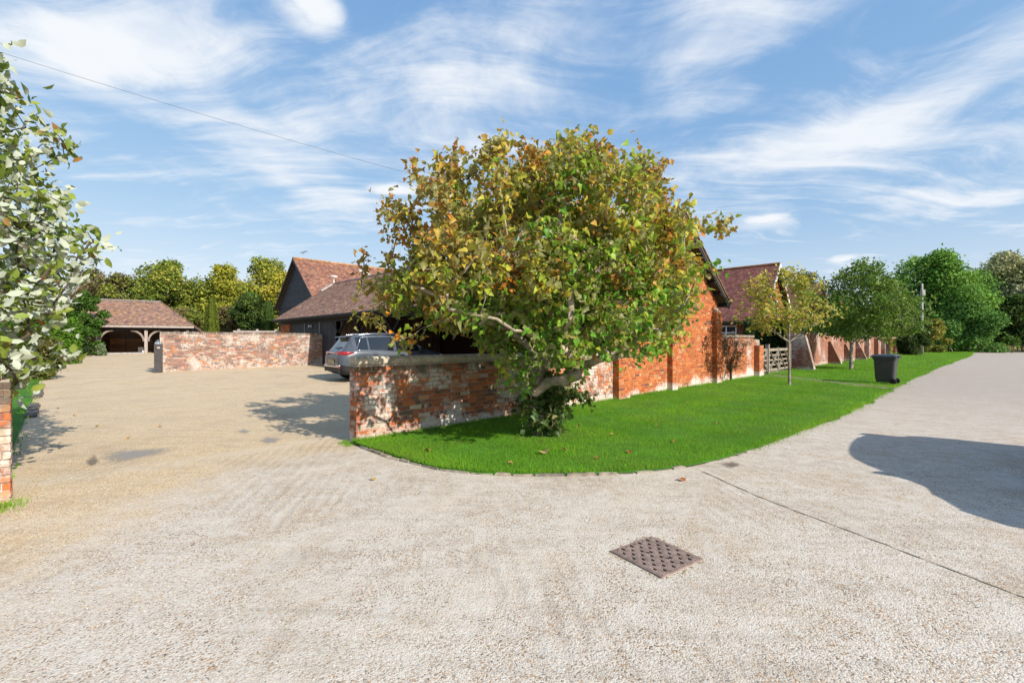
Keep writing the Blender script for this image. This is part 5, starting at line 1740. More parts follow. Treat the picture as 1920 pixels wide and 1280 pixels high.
# ------------------------------------------------------------------ poles and wire
tp = at(1729, 532, 55.0)
pole = thing('utility_pole', (tp[0], tp[1], 0), 'slim pale utility pole rising in front of the big green tree', 'pole')
MB().tube([(tp[0], tp[1], -.2), (tp[0], tp[1], tp[2])], [.14, .10], 10).build('shaft', mat('pole_wood', (.42, .40, .38), .85, var=.25), pole, smooth=True)
MB().box((tp[0], tp[1] - .1, tp[2] - 1.1), (.35, .3, .7)).box((tp[0], tp[1], tp[2] - .35), (1.3, .1, .12), unit((.7, .7, 0))).build('crossarm', MT['concrete'], pole)
for k in (0, 1):
    ins = unit((.7, .7, 0)) * (-.5 + k) + np.array([tp[0], tp[1], tp[2] - .2])
    MB().lathe([(.03, -.1), (.06, 0), (.04, .1), (0, .12)], 8, ins).build('insulator', MT['concrete'], pole)
wa, wb_ = at(0, 75, 10.0), np.array([4.6, 13.95, 4.75])
wa2 = wa + (wa - wb_) * .35
up_ = thing('utility_pole', (wa2[0], wa2[1], 0), 'brown utility pole that carries the overhead wire beyond the pale-leaved tree', 'pole')
MB().tube([(wa2[0], wa2[1], -.2), (wa2[0], wa2[1], wa2[2] + .4)], [.16, .11], 10).build('shaft', MT['bark_dark'], up_, smooth=True)
wl_ = []
for f in np.linspace(0, 1, 40):
    p = wa2 + (wb_ - wa2) * f
    p[2] -= 4 * .35 * f * (1 - f)
    wl_.append(p)
tag(MB().tube(wl_, .0038, 5).build('overhead_wire', MT['cable']), 'thin dark overhead wire slanting down across the sky', 'wire')
# ------------------------------------------------------------------ trees and plants
LOBED = np.array([(0, 0, 0), (0, .42, 0), (0, 1, -.10), (.30, .0, .05), (.36, .2, .09), (.52, .42, .12), (.34, .58, .05), (.24, .76, .04), (-.32, .02, .05), (-.34, .2, .04), (-.50, .44, .13), (-.33, .56, .08), (-.22, .78, 0)])
LOBED_F = np.array([(1, 0, 3), (1, 3, 4), (1, 4, 5), (1, 5, 6), (1, 6, 7), (1, 7, 2), (1, 8, 0), (1, 9, 8), (1, 10, 9), (1, 11, 10), (1, 12, 11), (1, 2, 12)])
OVAL = np.array([(0, 0, 0), (0, 1, -.12), (.25, .28, .07), (.27, .62, .03), (-.25, .28, .07), (-.27, .62, .03), (0, .5, .0)])
OVAL_F = np.array([(6, 0, 2), (6, 2, 3), (6, 3, 1), (6, 4, 0), (6, 5, 4), (6, 1, 5)])
RHOMB = np.array([(0, 0, 0), (.32, .5, .06), (0, 1, -.08), (-.32, .5, .06)])
RHOMB_F = np.array([(0, 1, 2, 3)])


def leaves(m, P, dirv, nrm, size, tmpl, F, cols, curl=0.0):
    P = np.asarray(P, float)
    d = unit(dirv)
    s = unit(np.cross(d, nrm))
    n = np.cross(s, d)
    k, t = len(P), len(tmpl)
    T = tmpl[None].repeat(k, 0).copy()
    if np.ndim(curl) or curl:
        c = np.broadcast_to(curl, (k,))[:, None]
        T[:, :, 2] -= c * T[:, :, 1] ** 2
        T[:, :, 2] += 0.5 * c * np.abs(T[:, :, 0])
    V = P[:, None] + np.asarray(size)[:, None, None] * (T[:, :, :1] * s[:, None] + T[:, :, 1:2] * d[:, None] + T[:, :, 2:] * n[:, None])
    Fa = (F[None] + (np.arange(k) * t)[:, None, None]).reshape(-1, F.shape[1])
    m.V.append(V.reshape(-1, 3))
    m.F.append(Fa + m.n)
    m.C.append(np.concatenate([np.repeat(cols, t, 0), np.ones((k * t, 1))], 1))
    m.n += k * t


def rand_unit(rng, n):
    return unit(rng.normal(size=(n, 3)))


def grow(nodes, parents, owner, targets, step, rng, lift=0.0, droop=0.0):
    """join each target to the nearest place of the skeleton; owner says which limb a node belongs to"""
    Pn = [np.asarray(p, float) for p in nodes]
    par = list(parents)
    own = list(owner)
    tips = []
    arr = np.zeros((60000, 3))
    arr[:len(Pn)] = Pn
    base = Pn[0]
    order = np.argsort(np.linalg.norm(targets - base, axis=1))
    for ti in order:
        T = targets[ti]
        n = len(Pn)
        dv = T - arr[:n]
        ds = np.linalg.norm(dv, axis=1)
        pen = np.maximum(0, arr[:n, 2] - T[2] + lift) * 0.7
        j = int(np.argmin(ds + pen))
        k = max(1, int(round(ds[j] / step)))
        a = arr[j].copy()
        prev = j
        for s in range(1, k + 1):
            f = s / k
            p = a + (T - a) * f
            p[2] += (0.22 * ds[j] * f * (1 - f)) - droop * f * f * 0.1
            if s < k:
                p = p + rng.normal(0, 0.10 * step, 3)
            Pn.append(p)
            arr[len(Pn) - 1] = p
            par.append(prev)
            own.append(own[j])
            prev = len(Pn) - 1
        tips.append((prev, ti))
    return np.array(Pn), np.array(par), np.array(own), tips


def radii(par, tips, r_tip, expo, rmin=0.0):
    cnt = np.zeros(len(par))
    for t, _ in tips:
        cnt[t] += 1
    for i in range(len(par) - 1, 0, -1):
        cnt[par[i]] += cnt[i]
    return np.maximum(rmin, r_tip * np.maximum(cnt, 1) ** expo)


def limb_mesh(m, Pn, par, R, sel, k=6):
    idx = np.array([i for i in sel if par[i] >= 0])
    if not len(idx):
        return
    d = np.zeros_like(Pn)
    ok = par >= 0
    d[ok] = unit(Pn[ok] - Pn[par[ok]])
    d[~ok] = (0, 0, 1)
    ref = np.array([.31, .92, .17])
    u = unit(np.cross(d, ref))
    v = np.cross(d, u)
    a = np.arange(k) * 2 * np.pi / k
    ring = Pn[:, None] + R[:, None, None] * (np.cos(a)[None, :, None] * u[:, None] + np.sin(a)[None, :, None] * v[:, None])
    p = par[idx]
    start_r = np.minimum(R[p], R[idx] * 1.35)
    dd = np.where((R[idx] > .75 * R[p])[:, None], d[p], d[idx])
    u2 = unit(np.cross(dd, ref))
    v2 = np.cross(dd, u2)
    ring0 = Pn[p][:, None] + start_r[:, None, None] * (np.cos(a)[None, :, None] * u2[:, None] + np.sin(a)[None, :, None] * v2[:, None])
    V = np.concatenate([ring0, ring[idx]], 1).reshape(-1, 3)
    f = np.array([(j, (j + 1) % k, k + (j + 1) % k, k + j) for j in range(k)])
    F = (f[None] + (np.arange(len(idx)) * 2 * k)[:, None, None]).reshape(-1, 4)
    m.add(V, F)


def sprays(Pn, par, tips, targets, rng, per, spread, size, size_j, hang, seglen=0.35):
    """leaf places round every twig end: positions, directions, normals, sizes, which target"""
    P, Dv, Nv, S, K = [], [], [], [], []
    for t, ti in tips:
        tip = Pn[t]
        back = unit(tip - Pn[par[t]])
        n = max(2, int(rng.normal(per, per * .3)))
        f = rng.uniform(-1.0, .25, n)[:, None] * seglen
        p = tip + back * f + rng.normal(0, spread, (n, 3))
        dv = unit(back * .55 + rand_unit(rng, n) * .9 + np.array([0, 0, -hang]))
        nv = unit(np.array([0, 0, .8]) + rand_unit(rng, n) * 1.0)
        P.append(p)
        Dv.append(dv)
        Nv.append(nv)
        S.append(size * rng.uniform(1 - size_j, 1 + size_j, n))
        K.append(np.full(n, ti))
    return map(np.concatenate, (P, Dv, Nv, S, K))


def leaf_parts(root, P, Dv, Nv, S, C, tmpl, F, mtl, n, curls, rng, score):
    """the n leaves that show largest become parts; returns the mask of the rest"""
    inside = (P[:, 1] > .3) & (np.abs(P[:, 0]) < 1.12 * P[:, 1]) & (np.abs(P[:, 2] - EYE) < .74 * P[:, 1])
    sc = np.where(inside, score, -1e9)
    top = np.argsort(-sc)[:n]
    shapes = []
    for c in curls:
        m = MB()
        leaves(m, np.zeros((1, 3)), np.array([[0, 1.0, 0]]), np.array([[0, 0, 1.0]]), np.ones(1), tmpl, F, np.ones((1, 3)), c)
        o = m.build('leaf', mtl, smooth=True)
        shapes.append(o.data)
        bpy.data.objects.remove(o)
    loc = np.array(world_loc(root))
    d = unit(Dv)
    s = unit(np.cross(d, Nv))
    nn = np.cross(s, d)
    for i in top:
        o = bpy.data.objects.new('leaf', shapes[int(rng.integers(len(shapes)))])
        COL.objects.link(o)
        o.parent = root
        M = Matrix.Identity(4)
        for r in range(3):
            M[r][0], M[r][1], M[r][2], M[r][3] = s[i][r] * S[i], d[i][r] * S[i], nn[i][r] * S[i], P[i][r] - loc[r]
        o.matrix_local = M
        o.color = (*C[i], 1)
    keep = np.ones(len(P), bool)
    keep[top] = False
    return keep


vr = np.random.default_rng(77)

# ================= the big autumn tree on the lawn corner
tb = np.array([0.47, 7.35, 0.02])
tree = thing('autumn_tree', tb, 'broad spreading tree turning orange and brown at the lawn corner', 'tree')
trunk_n = [tb + v for v in np.array([(0, 0, -.1), (.0, 0, .05), (-.02, 0, .35), (-.03, .02, .65), (.0, .03, .95), (.05, .05, 1.2), (.10, .06, 1.42)])]
nodes = list(trunk_n)
par = [-1] + list(range(len(nodes) - 1))
own = [0] * len(nodes)


def limb(k, start, pts):
    p = start
    for q in pts:
        nodes.append(tb + np.array(q))
        par.append(p)
        own.append(k)
        p = len(nodes) - 1


limb(1, 6, [(.22, .02, 1.75), (.42, -.02, 2.1), (.68, -.06, 2.5), (.95, -.05, 2.9), (1.25, 0, 3.25), (1.5, .05, 3.6)])
limb(2, 6, [(.04, .12, 1.8), (-.02, .1, 2.2), (-.10, .05, 2.65), (-.15, .0, 3.15), (-.12, -.05, 3.7), (-.2, -.05, 4.2)])
limb(3, 5, [(-.25, .0, 1.5), (-.6, -.1, 1.75), (-1.05, -.2, 1.95), (-1.55, -.3, 2.2), (-2.0, -.35, 2.4)])
limb(4, 6, [(-.2, .1, 1.8), (-.5, .2, 2.15), (-.9, .25, 2.6), (-1.25, .3, 3.05), (-1.5, .3, 3.5)])
limb(5, 6, [(.4, .2, 1.6), (.85, .3, 1.8), (1.35, .3, 2.0), (1.9, .25, 2.15), (2.35, .2, 2.25)])
limb(6, 5, [(.1, -.35, 1.5), (.1, -.8, 1.75), (.05, -1.25, 2.05), (.1, -1.6, 2.45)])
limb(7, 6, [(.2, .5, 1.8), (.35, 1.0, 2.3), (.4, 1.4, 2.8), (.45, 1.6, 3.3)])
limb(8, 6, [(.12, .1, 1.95), (.28, -.1, 2.5), (.45, -.25, 3.1), (.55, -.3, 3.7)])
ZT = np.array([.85, 1.2, 1.6, 2.0, 2.5, 2.95, 3.4, 3.75, 4.1, 4.4, 4.62])
RT = np.array([.85, 1.65, 2.35, 2.7, 2.75, 2.75, 2.6, 2.35, 2.0, 1.45, .6])


def crown_targets(n, c, zt, rt, rng, inner=.25, squash=(1, 1), lump=.16, zmin=None):
    out = []
    ph = rng.uniform(0, 6.28, 6)
    while len(out) < n:
        z = rng.uniform(zt[0], zt[-1])
        R = np.interp(z, zt, rt)
        if rng.uniform() > (R / max(rt)) ** 1.3 + .04:
            continue
        a = rng.uniform(0, 2 * math.pi)
        R *= 1 + lump * (math.sin(3 * a + ph[0] + z * 1.3) * .6 + math.sin(5 * a + ph[1] - z * 2.1) * .5 + math.sin(2 * a + ph[2] + z * 3) * .4)
        f = (inner + (1 - inner) * rng.uniform()) ** .55
        out.append((c[0] + math.cos(a) * R * f * squash[0], c[1] + math.sin(a) * R * f * squash[1], z))
    return np.array(out)


def within(T, left=None, right=None):
    """keep the crown inside the outline the tree has in the photograph"""
    px, py = 960 + FPX * T[:, 0] / T[:, 1], 640 - FPX * (T[:, 2] - EYE) / T[:, 1]
    ok = np.ones(len(T), bool)
    if left:
        ok &= px > np.interp(py, left[::2], left[1::2])
    if right:
        ok &= px < np.interp(py, right[::2], right[1::2])
    return T[ok]


tg = crown_targets(190, (tb[0] + .05, tb[1] + .05), ZT, RT, vr, inner=.06, squash=(.97, .88), lump=.18)
tg = np.concatenate([tg, np.array([(2.3, 7.2, 1.95), (2.55, 7.4, 2.2), (2.7, 7.3, 2.55), (2.65, 7.5, 2.95), (2.75, 7.3, 3.2), (2.2, 7.0, 2.5), (2.3, 6.9, 3.0), (2.0, 6.8, 2.1), (1.7, 6.6, 2.4), (1.8, 6.7, 2.9),
                              (2.4, 7.3, 3.6), (1.5, 6.4, 3.1), (2.0, 7.0, 3.4), (1.3, 6.3, 2.0), (1.6, 6.6, 1.75), (2.45, 7.6, 1.75), (.55, 6.5, 3.55), (.3, 6.9, 3.9), (.75, 7.4, 3.7), (-.9, 6.7, 3.1), (-1.4, 7.0, 2.9)])])
tg = np.concatenate([tg + vr.normal(0, .17, tg.shape) for _ in range(6)])
tg[:, 0] += np.where(tg[:, 2] > 3.6, (tg[:, 2] - 3.6) * .12, 0)
# keep the view of the wall and the brick gable open low down
low = tg[:, 2] < 1.35 + .22 * np.abs(tg[:, 0] - tb[0])
tg = tg[~(low & (vr.uniform(0, 1, len(tg)) < .75))]
tg = tg[~((tg[:, 2] < 1.25) & (np.abs(tg[:, 0] - tb[0]) > .9))]
tg = tg[~((tg[:, 2] < 1.78) & (tg[:, 0] - tb[0] < -1.05))]
tg = within(tg, (235, 905, 260, 850, 300, 815, 340, 800, 380, 755, 430, 725, 480, 715, 540, 705, 590, 705, 630, 740, 660, 830, 690, 890),
            (235, 1000, 260, 1080, 280, 1200, 310, 1250, 340, 1262, 385, 1270, 410, 1310, 450, 1295, 520, 1305, 580, 1300, 630, 1290, 660, 1230, 690, 1085))
# straggling shoots beyond the outline
extra = np.array([(tb[0] + 2.85, 7.3, 3.45), (tb[0] + 2.95, 7.4, 3.4), (tb[0] + 2.7, 7.2, 2.75), (1.28, 7.3, 4.85), (1.36, 7.3, 4.95), (-1.55, 7.0, 4.35), (-1.45, 7.0, 4.0), (-1.9, 7.1, 3.75), (-2.0, 7.2, 3.6),
                  (-2.35, 7.2, 2.95), (-2.42, 7.3, 2.45), (-2.3, 7.0, 1.95), (2.35, 7.4, 4.35), (2.3, 7.3, 4.1), (2.1, 7.3, 4.55), (-.2, 7.3, 4.72), (.15, 7.3, 4.72), (2.75, 7.4, 1.75), (2.4, 7.0, 1.55), (-1.8, 7.1, 1.55), (2.0, 6.9, 1.35), (1.9, 7.0, 1.75), (2.5, 7.2, 2.0)])
tg = np.concatenate([tg, extra])
Pn, pr_, ow, tips = grow(nodes, par, own, tg, .22, vr, lift=.1)
R = radii(pr_, tips, .0048, .50, .0045)
R[:7] = [.145, .125, .105, .098, .095, .095, .10]
R = np.minimum(R, .095 + (np.arange(len(R)) < 7) * .06)
tm = MB()
limb_mesh(tm, Pn, pr_, R, np.where(ow == 0)[0], 10)
tm.build('trunk', MT['bark'], tree, smooth=True)
for k in range(1, 9):
    sel = np.where(ow == k)[0]
    lm = MB()
    limb_mesh(lm, Pn, pr_, R, sel, 6)
    lm.build('limb', MT['bark'], tree, smooth=True)
P, Dv, Nv, S, K = sprays(Pn, pr_, tips, tg, vr, 34, .08, .074, .42, .6)
# colour belongs to the spray: green inside and low, bronze and orange towards the top and the tips
rel_h = np.clip((tg[:, 2] - 1.2) / 3.6, 0, 1)
rad = np.hypot(tg[:, 0] - tb[0], tg[:, 1] - tb[1]) / 2.7
aut = np.clip(.95 * rel_h ** 1.1 + .34 * rad ** 2 - .10 + .16 * np.clip((tb[0] - tg[:, 0]) / 2, -.6, 1) + vr.normal(0, .27, len(tg)), 0, 1)
hot = np.zeros(len(tg))
for c, r in (((-1.45, 7.0, 1.85), .55), ((-.1, 6.4, 2.75), .4), ((-.85, 6.5, 3.2), .38), ((2.7, 7.3, 3.35), .6), ((.35, 6.5, 4.55), .5), ((-.55, 6.9, 4.7), .5), ((-1.3, 7.1, 4.2), .35), ((2.0, 7.2, 3.9), .6), ((1.9, 7.0, 4.4), .5)):
    hot = np.maximum(hot, np.exp(-(np.linalg.norm(tg - np.array(c), axis=1) / r) ** 2))
GRN, OLV, YEL, BRN, ORG = (np.array(v) for v in ((.135, .34, .028), (.33, .45, .045), (.58, .49, .06), (.50, .235, .05), (.78, .30, .035)))
a_l = np.clip(aut[K] + vr.normal(0, .13, len(K)), 0, 1)[:, None]
C = np.where(a_l < .35, GRN + (OLV - GRN) * (a_l / .35), np.where(a_l < .6, OLV + (YEL - OLV) * ((a_l - .35) / .25), YEL + (BRN - YEL) * ((a_l - .6) / .4)))
hl_ = (hot[K] > vr.uniform(.12, .85, len(K)))
C[hl_] = ORG + (BRN - ORG) * vr.uniform(0, .8, hl_.sum())[:, None]
rr = vr.uniform(0, 1, len(K))
C[rr < .03] = (.42, .36, .10)
C[(rr > .97)] = (.33, .13, .04)
C = C * vr.uniform(.72, 1.3, len(K))[:, None]
keep = leaf_parts(tree, P, Dv, Nv, S, C, LOBED, LOBED_F, MT['leaf'], 300, (.2, .5, .8, 1.0), vr, -np.linalg.norm(P - np.array([0, 0, EYE]), axis=1))
m = MB()
leaves(m, P[keep], Dv[keep], Nv[keep], S[keep], LOBED, LOBED_F, C[keep], vr.uniform(0, 1.1, keep.sum()))
tag(m.build('crown', MT['leaf'], tree, smooth=True), kind='stuff')
# suckers round the foot of the trunk
n = 60
sa = vr.uniform(0, 6.28, n)
sr_ = np.abs(vr.normal(0, .17, n)) + .06
st = np.stack([tb[0] + .08 + np.cos(sa) * sr_ * 1.25, tb[1] - .03 + np.sin(sa) * sr_, vr.uniform(.15, .72, n)], 1)
st2 = np.stack([tb[0] + .28 + vr.normal(0, .16, 16), tb[1] - .1 + vr.normal(0, .1, 16), vr.uniform(.6, 1.05, 16)], 1)
st = np.concatenate([st, st2, np.array([(tb[0] - .38, tb[1], .42), (tb[0] - .42, tb[1], .5), (tb[0] + .5, tb[1] - .05, .75)])])
Ps, ps_, os_, tps = grow([tb + np.array((0, 0, .0)), tb + np.array((.04, -.05, .25)), tb + np.array((.06, -.06, .5))], [-1, 0, 1], [0, 0, 0], st, .12, vr)
m = MB()
limb_mesh(m, Ps, ps_, radii(ps_, tps, .004, .4), range(len(Ps)), 5)
m.build('sucker_stems', MT['bark'], tree)
P2, D2_, N2, S2, K2 = sprays(Ps, ps_, tps, st, vr, 11, .05, .105, .4, .5, .2)
C2 = (np.array([.06, .125, .03]) + vr.uniform(0, 1, (len(K2), 1)) * np.array([.06, .06, .01])) * vr.uniform(.7, 1.25, (len(K2), 1))
m = MB()
leaves(m, P2, D2_, N2, S2, LOBED, LOBED_F, C2, vr.uniform(-.1, .5, len(K2)))
tag(m.build('suckers', MT['leaf'], tree, smooth=True), kind='stuff')
m = MB()
for k in range(150):
    a, r = random.uniform(0, 6.28), abs(random.gauss(0, .16))
    q = random.uniform(.008, .024)
    m.lathe([(q * 1.4, 0), (q, q * .5), (0, q * .8)], 5, (tb[0] + .05 + math.cos(a) * r * 1.6, tb[1] - .12 + math.sin(a) * r * .7, .035), col=(.14, .09, .05))
tag(m.build('bare_soil', MT['pebble']), 'bare brown soil at the foot of the autumn tree', 'soil', None, 'stuff')

# ================= the pale-leaved tree at the edge of the picture
pb = np.array([*WP(-4.55, 1.6)[:2], 0.0])
ptree = thing('whitebeam_tree', pb, 'pale silvery-leaved tree leaning over the brick wall end', 'tree')
nodes = [pb + np.array(v) for v in ((0, 0, -.1), (0, 0, .5), (.02, .02, 1.1), (.05, .03, 1.7), (.08, .05, 2.4), (.1, .05, 3.1), (.1, .05, 3.9), (.1, .05, 4.6))]
par = [-1] + list(range(7))
own = [0] * 8


def plimb(k, start, pts):
    p = start
    for q in pts:
        nodes.append(pb + np.array(q))
        par.append(p)
        own.append(k)
        p = len(nodes) - 1


plimb(1, 2, [(.4, .3, 1.35), (.85, .6, 1.6), (1.3, .95, 1.8)])
plimb(2, 3, [(.45, .35, 2.0), (.9, .75, 2.35), (1.35, 1.1, 2.6)])
plimb(3, 4, [(.4, .25, 2.8), (.75, .5, 3.25)])
plimb(4, 3, [(.3, -.4, 2.0), (.6, -.9, 2.4)])
plimb(5, 2, [(.1, .7, 1.4), (.2, 1.4, 1.7)])
ZP = np.array([.75, 1.0, 1.4, 2.0, 2.6, 3.2, 3.8, 4.4, 5.0, 5.4])
RP = np.array([1.0, 1.45, 1.75, 1.95, 1.95, 1.6, 1.35, 1.1, .7, .2])
tg = crown_targets(640, (pb[0] + .25, pb[1] + .15), ZP, RP, vr, inner=.1, squash=(.90, .95), lump=.14)
tg = tg[(tg[:, 1] > .35) & (np.abs(tg[:, 0]) < tg[:, 1] * 1.5 + 1)]
tg = within(tg, None, (40, 5, 100, 25, 150, 50, 250, 115, 330, 140, 400, 140, 450, 148, 500, 125, 560, 120, 620, 85, 700, 45, 760, 30, 800, 10))
tg = np.concatenate([tg, np.array([(-5.1, 5.25, 1.42), (-5.2, 5.2, 1.35), (-4.85, 5.2, 2.8), (-4.83, 5.25, 2.7), (-4.95, 5.2, 2.55), (-4.97, 5.1, 2.2), (-4.75, 4.2, 1.45), (-4.85, 4.3, 1.6), (-4.7, 4.1, 1.75), (-4.9, 4.1, 1.5), (-4.65, 4.1, 1.95), (-4.85, 4.2, 1.85), (-4.95, 4.35, 1.4)])])
Pn, pr_, ow, tips = grow(nodes, par, own, tg, .2, vr)
R = radii(pr_, tips, .0042, .48, .004)
R = np.minimum(R, .085)
for k in range(0, 6):
    m = MB()
    limb_mesh(m, Pn, pr_, R, np.where(ow == k)[0], 7)
    m.build('trunk' if k == 0 else 'limb', MT['bark_dark'], ptree, smooth=True)
P, Dv, Nv, S, K = sprays(Pn, pr_, tips, tg, vr, 21, .075, .108, .35, .15, .3)
# the wind turns many leaves so that the white underside shows
Nv = unit(rand_unit(vr, len(P)) * .9 + np.array([-.25, .35, -.35])[None] * np.where(vr.uniform(0, 1, len(P)) < .60, 1.6, -1.2)[:, None])
C = (np.array([.13, .21, .035]) + vr.uniform(0, 1, (len(K), 1)) * np.array([.14, .10, .015])) * vr.uniform(.7, 1.3, (len(K), 1))
C[vr.uniform(0, 1, len(K)) < .05] = (.38, .19, .05)
keep = leaf_parts(ptree, P, Dv, Nv, S, C, OVAL, OVAL_F, MT['leaf_pale'], 300, (.1, .3, -.1), vr, -np.linalg.norm(P - np.array([0, 0, EYE]), axis=1))
m = MB()
leaves(m, P[keep], Dv[keep], Nv[keep], S[keep], OVAL, OVAL_F, C[keep], vr.uniform(-.15, .4, keep.sum()))
tag(m.build('crown', MT['leaf_pale'], ptree, smooth=True), kind='stuff')


# ================= the two young trees on the lawn
def small_tree(name, label, base, lims, zt, rt, n, per, size, colf, bark, r_tip, rmax, squash=(1, 1), shift=(0, 0), spread=.08, hang=.3, tmpl=(OVAL, OVAL_F)):
    root = thing(name, base, label, 'tree')
    nd, pa, ow_ = [], [], []
    for k, pts in enumerate(lims):
        prev = -1 if k == 0 else pts[0]
        for q in (pts if k == 0 else pts[1:]):
            nd.append(np.array(base) + np.array(q))
            pa.append(prev)
            ow_.append(k)
            prev = len(nd) - 1
    T = crown_targets(n, (base[0] + shift[0], base[1] + shift[1]), zt, rt, vr, inner=.12, squash=squash, lump=.2)
    Pn, pr_, ow, tips = grow(nd, pa, ow_, T, .28, vr, lift=.15)
    R = np.minimum(radii(pr_, tips, r_tip, .5, r_tip), rmax)
    R[0] *= 1.35
    for k in range(len(lims)):
        m = MB()
        limb_mesh(m, Pn, pr_, R, np.where(ow == k)[0], 8 if k == 0 else 6)
        m.build('trunk' if k == 0 else 'limb', bark, root, smooth=True)
    P, Dv, Nv, S, K = sprays(Pn, pr_, tips, T, vr, per, spread, size, .35, hang, .3)
    m = MB()
    leaves(m, P, Dv, Nv, S, tmpl[0], tmpl[1], colf(T, K), vr.uniform(-.1, .5, len(K)))
    tag(m.build('crown', MT['leaf_green'], root), kind='stuff')
    return root


def col_sap(T, K):
    a = np.clip(vr.normal(.45, .22, len(T))[K] + vr.normal(0, .15, len(K)), 0, 1)[:, None]
    hi = np.clip((T[K][:, 2:3] - 2.2) / 1.6, 0, 1)
    c = np.array([.22, .31, .04]) * (1 - a) + np.array([.62, .50, .10]) * a
    r = (vr.uniform(0, 1, len(K)) < .10 * (1 - hi[:, 0]) + .04)
    c[r] = (.36, .19, .06)
    return c * vr.uniform(.75, 1.3, len(K))[:, None]


b1 = gp(1480, 724)
b1[2] = .03
small_tree('young_tree', 'slim young tree with sparse yellow-green leaves in front of the gates', b1,
           [[(0, 0, -.1), (.0, 0, .5), (-.02, 0, 1.0), (-.01, 0, 1.5), (.0, 0, 1.95), (-.03, 0, 2.4), (-.05, 0, 2.9), (-.1, 0, 3.4)],
            [3, (-.35, .05, 1.75), (-.75, .0, 1.95), (-1.1, -.05, 2.15)], [3, (.3, -.05, 1.75), (.6, -.1, 2.0), (.95, -.1, 2.2)], [4, (.25, .1, 2.3), (.4, .15, 2.7), (.5, .2, 3.1)], [3, (.2, 0, 1.62), (.55, .05, 1.68)], [4, (-.3, .1, 2.4), (-.5, .1, 2.9)]],
           np.array([1.95, 2.15, 2.4, 2.7, 3.1, 3.5, 3.85, 4.1]), np.array([.9, 1.5, 1.65, 1.55, 1.4, 1.15, .8, .3]), 105, 26, .125, col_sap, MT['bark_grey'], .004, .085, shift=(-.25, 0), spread=.13, hang=.1)


def col_grn(T, K):
    a = np.clip(vr.normal(.35, .25, len(T))[K] + vr.normal(0, .2, len(K)), 0, 1)[:, None]
    c = np.array([.075, .175, .020]) * (1 - a) + np.array([.27, .36, .07]) * a
    return c * vr.uniform(.7, 1.3, len(K))[:, None]


b2 = gp(1596, 694)
b2[2] = .03
small_tree('lawn_tree', 'round-headed green tree with forked trunk before the buttressed wall', b2,
           [[(0, 0, -.1), (0, 0, .5), (.0, 0, 1.0), (.02, 0, 1.45), (.05, 0, 1.8), (.1, 0, 2.5), (.1, 0, 3.3), (.1, 0, 4.2)],
            [3, (-.35, .1, 1.8), (-.8, .1, 2.3), (-1.2, .1, 2.9)], [3, (.4, -.05, 1.75), (.9, -.1, 2.2), (1.4, -.1, 2.7)], [4, (.5, .3, 2.4), (.9, .5, 3.2)], [4, (-.3, -.3, 2.5), (-.6, -.6, 3.3)], [3, (.55, .2, 1.7), (1.2, .3, 2.0), (1.8, .3, 2.3)]],
           np.array([1.75, 2.1, 2.6, 3.2, 3.8, 4.4, 4.9, 5.4, 5.8]), np.array([1.3, 2.1, 2.5, 2.6, 2.4, 1.9, 1.5, .9, .35]), 600, 26, .14, col_grn, MT['bark_grey'], .0035, .14, shift=(.6, 0), spread=.15, hang=.15)


